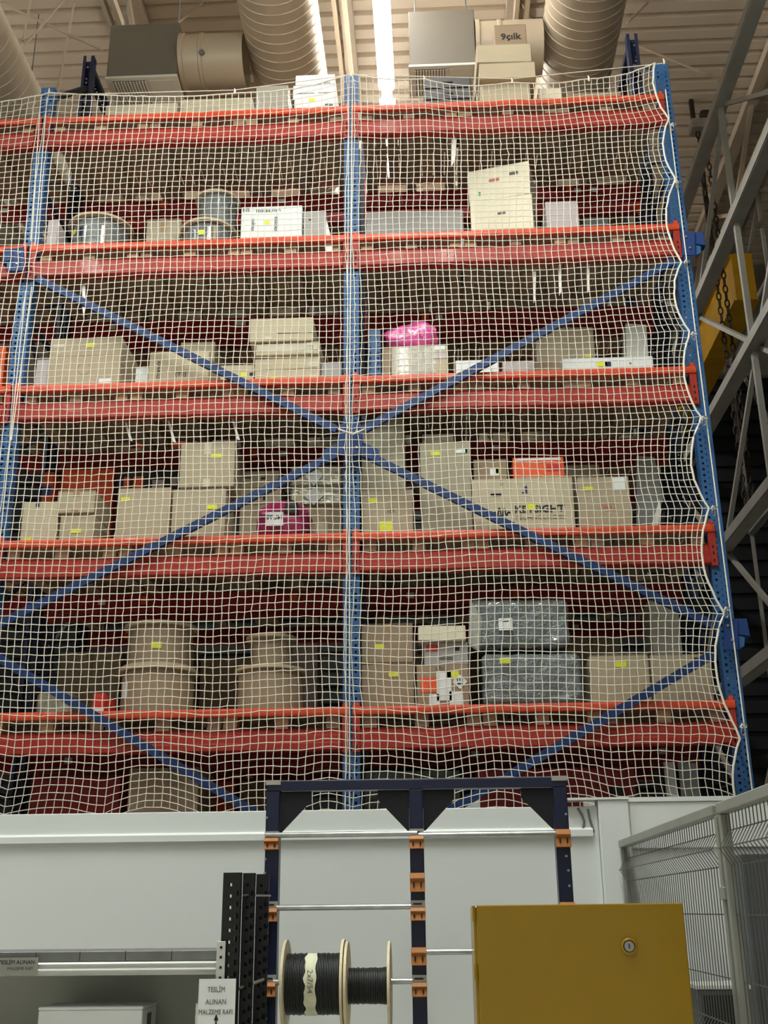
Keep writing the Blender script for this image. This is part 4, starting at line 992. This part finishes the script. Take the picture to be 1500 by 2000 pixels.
# ================================================================ STEEL LATTICE AND CRANE AT THE RIGHT
def lattice(X, zs_, y0, y1, step, label, wd=0.15, vw=0.06):
    t = thing('lattice_frame', label, 'steel frame', (X, y0, 0))
    for z in zs_:
        MB().box(-wd/2, wd/2, 0, y1-y0, z-wd/2, z+wd/2).build('chord', M_LATT, t, bevel=0.004)
        MB().box(-wd/2-0.012, -wd/2-0.001, 0, y1-y0, z-wd/2+0.01, z-wd/2+0.03).build('chord_lip', M_LATT, t)
    ys_ = np.arange(0, y1-y0+0.01, step)
    for y in ys_:
        MB().box(-vw/2, vw/2, y-vw/2, y+vw/2, 0, zs_[-1]).build('vertical', M_LATT, t)
    for q in range(len(zs_)-1):
        for n, y in enumerate(ys_[:-1]):
            a_, b_ = ((y, zs_[q]), (y+step, zs_[q+1])) if (n+q) % 2 == 0 else ((y+step, zs_[q]), (y, zs_[q+1]))
            MB().bar((0.05, a_[0], a_[1]), (0.05, b_[0], b_[1]), 0.05, 0.05).build('diagonal', M_LATT, t)
    return t
lattice(4.2, [2.45, 4.11, 5.73, 7.38, 9.0, 10.6], 0.6, 9.4, 2.2, 'grey painted steel lattice frame beside the rack')
lattice(5.9, [7.38, 10.6, 12.2], 1.8, 9.3, 2.5, 'second grey steel lattice farther from the rack', 0.10, 0.05)
p1 = at_x(1436, 498, 4.9); p2 = at_x(1436, 612, 4.9)
t = thing('crane_girder', 'yellow crane girder glimpsed through the grey lattice', 'crane', (4.97, p1.y, p2.z))
Hh = p1.z-p2.z
MB().box(-0.13, 0.13, 0, 5.5, 0.02, Hh-0.02).build('web', M_CRANE, t)
MB().box(-0.17, 0.17, 0, 5.5, Hh-0.02, Hh).build('top_flange', M_CRANE, t)
MB().box(-0.17, 0.17, 0, 5.5, 0, 0.02).build('bottom_flange', M_CRANE, t)
MB().box(-0.14, 0.14, -0.03, -0.001, 0, Hh).build('end_plate', M_CRANE, t)
for q in range(3):
    MB().box(-0.03, 0.03, 1.2+q*1.6, 1.26+q*1.6, Hh, CEIL-p2.z).build('hanger', M_DARKIRON, t)
p = at_x(1384, 262, 4.75); TRY, TRZ = p.y, p.z
t = thing('crane_trolley', 'dark crane trolley with drum near the ceiling at right', 'crane', (4.75, p.y, p.z))
MB().box(-0.25, 0.25, -0.12, 0.12, 0.05, 0.2).build('carriage', M_LATT, t, bevel=0.01)
MB().lathe([(0.001, -0.13), (0.09, -0.13), (0.10, -0.11), (0.10, 0.11), (0.09, 0.13), (0.001, 0.13)], (0.05, 0, 0.30), 'X', 24).build('drum', M_DARKIRON, t, smooth=True)
MB().box(-0.22, -0.16, -0.03, 0.03, 0.2, CEIL-p.z).build('hanger', M_DARKIRON, t)
def chain(X, zb, label):
    zt = TRZ+0.05; n = int(round((zt-zb)/0.11)); zb = zt-n*0.11
    t = thing('hoist_chain', label, 'chain', (X, TRY, zb), 'hoist chains')
    l1 = shared(MB().tube([(0.028*math.cos(2*math.pi*i/10), 0, 0.066*math.sin(2*math.pi*i/10)) for i in range(11)], 0.011, 6, cap=False), 'chain_link', M_DARKIRON, True)
    for i in range(n): inst(l1, 'chain_link', t, (0, 0, i*0.11+0.055), (0, 0, math.pi/2*(i % 2)))
chain(4.60, 6.2, 'dark hoist chain, the one closer to the rack')
chain(4.70, 6.3, 'dark hoist chain, the one closer to the lattice')

# ================================================================ FOREGROUND
# ---- cable reel stand
YS = -1.70
t = thing('reel_stand', 'navy steel cable-reel stand with orange clips before the white wall', 'stand', (0, YS, 0))
ztop = at(800, 1522, YS).z; zbar = at(800, 1541, YS).z
xl = at(530, 1700, YS).x; xc = at(815, 1700, YS).x; xr = at(1100, 1650, YS).x
PWD = 0.078
for x, nm in ((xl, 'post'), (xc, 'post'), (xr, 'post')):
    MB().box(x-PWD/2, x+PWD/2, 0, 0.09, 0, zbar-0.001).build(nm, M_NAVY, t, bevel=0.004)
MB().box(xl-PWD/2, xr+PWD/2, 0, 0.09, zbar, ztop).build('top_bar', M_NAVY, t, bevel=0.003)
MB().box(xl-PWD/2, xr+PWD/2, 0.001, 0.089, ztop+0.0005, ztop+0.004).build('top_strip', M_GALV, t)
for x in (xl, xr): MB().box(x-PWD/2-0.004, x+PWD/2+0.004, -0.006, 0.095, ztop-0.02, ztop+0.006).build('corner_cap', M_SILVERLBL, t)
gz = zbar-at(800, 1622, YS).z; gw = at(607, 1545, YS).x-at(546, 1545, YS).x
for x, s in ((xl, 1), (xc, -1), (xc, 1), (xr, -1)):
    e = x+s*PWD/2
    MB().prism([(e+s*0.001, zbar-0.002), (e+s*gw, zbar-0.002), (e+s*gw, zbar-0.055), (e+s*0.012, zbar-gz), (e+s*0.001, zbar-gz)], 'Y', 0.02, 0.03).build('gusset', M_DNAVY, t)
def clip(px, y0, y1, x, label=True):
    z1 = at(px, y0, YS).z; z0 = at(px, y1, YS).z
    c = MB().prism([(-0.045, z0), (-0.001, z0), (-0.001, z1), (-0.03, z1), (-0.045, z1-(z1-z0)*0.30), (-0.030, z1-(z1-z0)*0.5)], 'X', x-PWD/2-0.002, x+PWD/2+0.002).build('clip', M_CLIP, t, bevel=0.002)
    mb = MB()
    for dx in (-0.02, 0.02): mb.box(x+dx-0.004, x+dx+0.004, -0.046, -0.036, z0+(z1-z0)*0.25, z0+(z1-z0)*0.5)
    mb.build('clip_slot', M_SHADE, c)
    if label:
        zl = at(px, y0-10, YS).z
        c2 = MB().box(x-PWD/2-0.001, x+PWD/2+0.001, -0.016, -0.001, z1+0.001, z1+0.036).build('clip_label', M_SILVERLBL, c)
        for q in range(6): pass
        MB().box(x-0.026, x+0.022, -0.0175, -0.0161, z1+0.013, z1+0.022).build('label_print', M_INK, c)
clip(528, 1637, 1660, xl); clip(813, 1632, 1658, xc); clip(1100, 1620, 1655, xr, False)
clip(815, 1705, 1742, xc, False); clip(524, 1774, 1800, xl); clip(815, 1772, 1798, xc)
clip(818, 1850, 1885, xc, False); clip(520, 1918, 1946, xl); clip(820, 1918, 1946, xc); clip(1110, 1762, 1795, xr, False)
mb = MB()
me_bolt = shared(MB().lathe([(0.001, -0.006), (0.007, -0.006), (0.007, 0)], axis='Y', k=8), 'bolt', M_GALV)
for px, py in ((521, 1597), (518, 1678), (517, 1705), (520, 1990), (1105, 1590), (1106, 1672), (1110, 1700), (1112, 1730)):
    p = at(px, py, YS); inst(me_bolt, 'bolt', t, (p.x, 0, p.z))
def srod(y, x0, x1, label):
    z = at((x0+x1)/2, y, YS).z; a_ = at(x0, y, YS).x; b_ = at(x1, y, YS).x
    o = MB().tube([(0, 0, 0), (b_-a_, 0, 0)], 0.0155, 14).build('steel_tube', M_GALV, smooth=True); o.location = (a_, YS-0.017, z)
    tag(o, label, 'tube', 'tubes on the reel stand'); return z
srod(1630, 520, 815, 'bare steel tube at the top left of the reel stand')
srod(1630, 818, 1094, 'bare steel tube at the top right of the reel stand')
srod(1772, 541, 803, 'bare steel tube above the two cable reels')
srod(1858, 829, 1100, 'bare steel tube running behind the yellow cabinet')
zr = srod(1917, 535, 806, 'steel tube carrying the two cable reels')
def cable_reel(x0, x1, zc, rf, rw, label, tape):
    t = thing('cable_reel', label, 'cable reel', (x0, YS-0.017, zc), 'reels on the stand')
    Wd = x1-x0; th = 0.014
    for a_ in (0, Wd-th):
        f_ = MB().lathe([(0.03, a_), (rf, a_), (rf, a_+th), (0.03, a_+th), (0.03, a_)], axis='X', k=48).build('flange', M_REELPLY, t)
    prof = [(0.03, th+0.001)]; n = int((Wd-2*th)/0.009); st = (Wd-2*th-0.002)/n
    r3 = np.random.default_rng(int(rw*1000))
    for i in range(n):
        x = th+0.001+i*st; rr_ = rw+r3.uniform(-0.003, 0.002)
        prof += [(rr_-0.003, x), (rr_, x+st*0.3), (rr_, x+st*0.7), (rr_-0.003, x+st*0.98)]
    prof.append((0.03, Wd-th-0.001))
    MB().lathe(prof, axis='X', k=48).build('cable_winding', M_CABLE, t, smooth=True)
    if tape:
        c_ = Wd*0.47
        n_ = 24; mb = MB()
        for i in range(n_+1):
            an = math.radians(-75+150*i/n_); w2 = 0.030+0.004*math.sin(i)
            for dx in (-w2+0.004*math.sin(i*1.7), w2):
                mb.v.append((c_+dx, -(rw+0.006)*math.cos(an), (rw+0.006)*math.sin(an)))
        for i in range(n_): mb.f.append((2*i, 2*i+1, 2*i+3, 2*i+2))
        o = mb.build('masking_tape', mat('cream_tape', (220, 220, 190), 0.7, 0, 0.12, 12), t)
        so = o.modifiers.new('t', 'SOLIDIFY'); so.thickness = 0.0015
        text('print', '2x7/54', 0.042, (c_, -(rw+0.0095), 0.02), M_GREYINK, t, (math.pi/2, math.pi/2, 0))
    return t
xa = at(553, 1920, YS).x; xb = at(674, 1920, YS).x; xd_ = at(764, 1920, YS).x
k_ = at(560, 1835, YS).z
zc = at(620, 1921, YS).z
cable_reel(xa+0.01, xb, zc, k_-zc, at(620, 1861, YS).z-zc, 'wooden reel of black cable with a cream tape band', True)
cable_reel(xb+0.006, xd_, zc-0.012, k_-zc, at(720, 1884, YS).z-zc, 'wooden reel of thinner grey-black cable beside it', False)
for px_, l in ((676, 'left'), (773, 'right')):
    pass

# ---- grey shelf at the left with black slotted posts
YF = -2.20
xe = at(432, 1880, YF).x
t = thing('shelf_unit', 'grey metal shelf on black slotted posts at the left', 'shelf', (0, YF, 0))
zt_ = at(470, 1704, YF).z
def bp(x, y, w_, rot=0, z1=None, nm='slotted_post'):
    o = inst(perforated('slotted_post', w_, 0.0, z1 or zt_, 0.055, [(-w_*0.10, 0.0075, 0.0075, 0.03), (w_*0.30, 0.0075, 0.012, 0.045)], 0, M_BLACK, 0.03), nm, t, (x, y, 0), (0, 0, rot))
    so = o.modifiers.new('s', 'SOLIDIFY'); so.thickness = 0.002
xp = at(453, 1750, YF).x
bp(xp, 0, 0.092); bp(xp+0.070, 0.10, 0.062); bp(xp+0.112, 0.30, 0.066)
MB().tube([(xp+0.05, 0.06, at(490, 1748, YF).z), (xp+0.15, 0.33, at(490, 1748, YF).z)], 0.006, 6).build('cross_tie', M_GALV, t)
MB().tube([(xp+0.02, 0.02, at(480, 1935, YF).z), (xp+0.13, 0.29, at(480, 1920, YF).z)], 0.008, 6).build('cross_tie', M_GALV, t)
zs1 = at(300, 1857, YF).z; zs2 = at(300, 1878, YF).z; zs3 = at(300, 1904, YF).z
xj = [at(px, 1866, YF).x for px in (-190, -104, -18, 70, 156, 245, 335, 424)]
for i in range(len(xj)-1):
    MB().box(xj[i]+0.001, xj[i+1]-0.001, 0.0, 0.45, zs2+0.004, zs1).build('deck_panel', M_DGALV, t, bevel=0.002)
MB().prism([(-0.012, zs3), (0.03, zs3), (0.03, zs2), (-0.012, zs2), (-0.020, zs2-0.008), (-0.012, zs2-0.020), (-0.012, zs2-0.026), (-0.024, zs2-0.036), (-0.024, zs3+0.022), (-0.012, zs3+0.012)], 'X', xj[0], xe).build('front_beam', M_SHELF, t)
MB().box(xj[0], xe, 0.451, 0.456, 0.6, zs2).build('back_panel', M_SHELFIN, t)
MB().box(xe+0.001, xe+0.006, 0.0, 0.45, 0.6, zs2).build('side_panel', M_SHELFIN, t)
zlow = 0.92
MB().box(xj[0], xe, 0.0, 0.45, zlow-0.03, zlow).build('lower_deck', M_SHELF, t)
xs0 = at(433, 1880, YF).x; za = at(433, 1838, YF).z; zb = at(433, 1990, YF).z
o = MB().box(xs0-0.022, xs0+0.022, -0.034, -0.026, zb, za).build('beam_connector', M_SHELF, t, bevel=0.002)
mb = MB()
for py in (1850, 1869, 1889, 1909): z = at(433, py, YF).z; mb.box(xs0-0.005, xs0+0.007, -0.0355, -0.0341, z-0.006, z+0.006)
mb.build('slot_hole', M_SHADE, o)
# label holder on the shelf edge
xa_ = at(-20, 1885, YF).x; xb_ = at(78, 1885, YF).x
o = MB().box(xa_, xb_, -0.034, -0.030, zs3+0.004, at(40, 1870, YF).z).build('label_strip', mat('grey_label', (150, 150, 140), 0.5, 0, 0.05, 10), t)
text('print', 'TESL\u0130M ALINAN', 0.026, ((xa_+xb_)/2+0.02, -0.035, at(40, 1879, YF).z), M_INK, t, sx=1.0)
text('print', 'MALZEME RAFI', 0.020, ((xa_+xb_)/2+0.04, -0.035, at(40, 1891, YF).z), M_GREYINK, t)
# sign
ysn = YF-0.05
A = at(389, 1912, ysn); C = at(461, 1914, ysn)
t = thing('paper_sign', 'white paper sign reading TESLIM ALINAN MALZEME RAFI', 'sign', ((A.x+C.x)/2, ysn, A.z-0.30))
W2 = (C.x-A.x)/2
MB().box(-W2, W2, 0, 0.002, 0, 0.30).build('sheet', M_PAPER, t)
MB().box(-W2-0.012, W2-0.002, 0.003, 0.006, -0.01, 0.30-(A.z-at(400, 1960, ysn).z)).build('sleeve', M_SHELF, t)
for body, py, sz, sx_ in (('TESL\u0130M', 1933, 0.034, 0.80), ('ALINAN', 1957, 0.034, 0.85), ('MALZEME RAFI', 1977, 0.032, 0.80)):
    text('print', body, sz, (-0.004, -0.0015, 0.30-(A.z-at(425, py, ysn).z)), M_GREYINK, t, sx=sx_)
z_ = 0.30-(A.z-at(425, 1993, ysn).z)
MB().prism([(-0.012, z_), (0.0, z_+0.03), (0.012, z_), (0.004, z_), (0.004, z_-0.05), (-0.004, z_-0.05), (-0.004, z_)], 'Y', -0.0015, -0.0002).build('arrow', M_INK, t)
# white box on the lower shelf
A = at(76, 1967, YF+0.06); C = at(279, 1963, YF+0.06)
t = thing('white_box', 'closed white box inside the grey shelf', 'box', ((A.x+C.x)/2, YF+0.06, zlow))
Wd = C.x-A.x; Hh = A.z-zlow
MB().box(-Wd/2, Wd/2, 0, 0.30, 0.001, Hh-0.016).build('body', M_WHITE, t, bevel=0.004)
MB().box(-Wd/2-0.003, Wd/2+0.003, -0.003, 0.303, Hh-0.015, Hh).build('lid', M_WHITE, t, bevel=0.004)
MB().box(Wd/2+0.001, Wd/2+0.003, 0.10, 0.18, 0.02, Hh-0.04).build('side_print', M_GREYINK, t)

# ---- yellow cabinet
YC = -3.50
A = at(930, 1768, YC); C = at(1333, 1768, YC); Wd = C.x-A.x
t = thing('metal_cabinet', 'yellow metal cabinet with round lock in front of the reel stand', 'cabinet', (A.x, YC, 0))
MB().box(-0.012, Wd, 0.022, 0.42, 0.06, A.z-0.004).build('body', M_YELCAB, t, bevel=0.004)
MB().box(0, Wd+0.002, 0, 0.02, 0.08, A.z).build('door', M_YELCAB, t, bevel=0.004, seg=2)
MB().box(0.01, Wd-0.01, 0.06, 0.40, 0, 0.059).build('plinth', M_BLACK, t)
hin = shared(MB().tube([(-0.010, 0.008, -0.03), (-0.010, 0.008, 0.03)], 0.007, 8), 'hinge', M_YELCAB)
for py in (1785, 1900): p = at(930, py, YC); inst(hin, 'hinge', t, (0, 0, p.z))
p = at(1228, 1848, YC)
lk = MB().lathe([(0.027, -0.001), (0.031, -0.004), (0.031, -0.012), (0.024, -0.016), (0.022, -0.010)], (p.x-A.x, 0, p.z), 'Y', 28).build('lock_ring', M_YELCAB, t, smooth=True)
MB().lathe([(0.001, -0.013), (0.019, -0.013), (0.0215, -0.010), (0.0215, -0.001)], (p.x-A.x, 0, p.z), 'Y', 28).build('lock_barrel', M_CHROME, lk, smooth=True)
MB().box(p.x-A.x-0.002, p.x-A.x+0.002, -0.0145, -0.0131, p.z-0.009, p.z+0.009).build('key_slot', M_SHADE, lk)

# ---- grey mesh fence along the aisle
XF = 1.80
ZR = 1.99
yp = at_x(1427, 1800, XF).y
def fence_panel(ya, yb, label, endpost):
    """ya nearer the camera, yb farther"""
    t = thing('mesh_fence', label, 'fence', (XF, yb, 0), 'mesh fence panels')
    L = yb-ya
    MB().box(-0.03, 0.03, -L, 0, ZR-0.022, ZR+0.022).build('top_rail', M_FENCE, t, bevel=0.004)
    b1, b2 = ZR-0.16, ZR-0.92
    pts = [(0, 0, 0.10)]
    for b_ in (b2, b1): pts += [(0, 0, b_-0.065), (-0.04, 0, b_), (0, 0, b_+0.065)]
    pts.append((0, 0, ZR-0.024))
    me = shared(MB().tube(pts, 0.0023, 5), 'wire', M_WIRE)
    n = int(L/0.052)
    for i in range(n): inst(me, 'wire', t, (0, -L+0.035+i*(L-0.07)/(n-1), 0))
    hw = shared(MB().tube([(0, -L+0.02, 0), (0, -0.02, 0)], 0.003, 5), 'cross_wire', M_WIRE)
    for z in (b1+0.068, b1-0.068, (b1*0.66+b2*0.34), (b1*0.33+b2*0.67), b2+0.068, b2-0.068, 0.5): inst(hw, 'cross_wire', t, (0.004, 0, z))
    inst(hw, 'cross_wire', t, (-0.043, 0, b1)); inst(hw, 'cross_wire', t, (-0.043, 0, b2))
    if endpost in ('both', 'far'): MB().box(-0.02, 0.02, -0.025, 0.015, 0, ZR-0.023).build('post', M_FENCE, t, bevel=0.003)
    if endpost in ('both', 'near'): MB().box(-0.02, 0.02, -L-0.02, -L+0.02, 0, ZR-0.023).build('post', M_FENCE, t, bevel=0.003)
    return t
tf = fence_panel(yp, PY-0.07, 'grey wire mesh fence panel reaching the white wall column', 'both')
MB().box(-0.028, 0.028, -(PY-0.07-yp)-0.055, -(PY-0.07-yp)+0.025, 1.63, 1.68).build('post_clamp', M_FENCE, tf, bevel=0.003)
fence_panel(-5.2, yp-0.075, 'grey wire mesh fence panel nearest, cut by the right picture edge', 'both')
# equipment behind the fence
p = at(1362, 1925, -1.3); q = at(1462, 1925, -1.3)
t = thing('floor_unit', 'dark vented unit low behind the mesh fence', 'machine', ((p.x+q.x)/2, -1.3, 0))
Wd = q.x-p.x
MB().box(-Wd/2, Wd/2, 0, 0.4, 0, p.z-0.02).build('body', M_CRATE, t, bevel=0.005)
MB().box(-Wd/2-0.01, Wd/2+0.01, -0.01, 0.41, p.z-0.019, p.z).build('lid', M_SHELF, t)
MB().box(-Wd/2+0.02, Wd/2-0.02, -0.006, -0.001, p.z-0.28, p.z-0.05).build('vent', M_BLACK, t)
p = at(1448, 1668, -0.85)
t = thing('tall_locker', 'dark grey locker behind the near fence panel', 'locker', (p.x, -0.85, 0))
MB().box(0, 1.2, 0, 0.22, 0, p.z).build('body', M_CRATE, t, bevel=0.005)
MB().box(0.02, 0.58, -0.012, -0.001, 0.1, p.z-0.03).build('door', M_CRATE, t, bevel=0.003)
MB().box(0.62, 1.18, -0.012, -0.001, 0.1, p.z-0.03).build('door', M_CRATE, t, bevel=0.003)
# cable loops on the wall top
for pts, l in ((((1128, 1578), (1136, 1590), (1141, 1605), (1138, 1622)), 'left, curved'), (((1148, 1580), (1152, 1600), (1160, 1626)), 'right, straighter')):
    P = [at(px, py, PY-0.012) for px, py in pts]; c0 = P[0]
    o = MB().tube([p-c0 for p in P], 0.008, 8).build('hanging_cable', M_DGALV, smooth=True); o.location = c0
    tag(o, 'grey cable end hanging on the white wall, %s one' % l, 'cable')
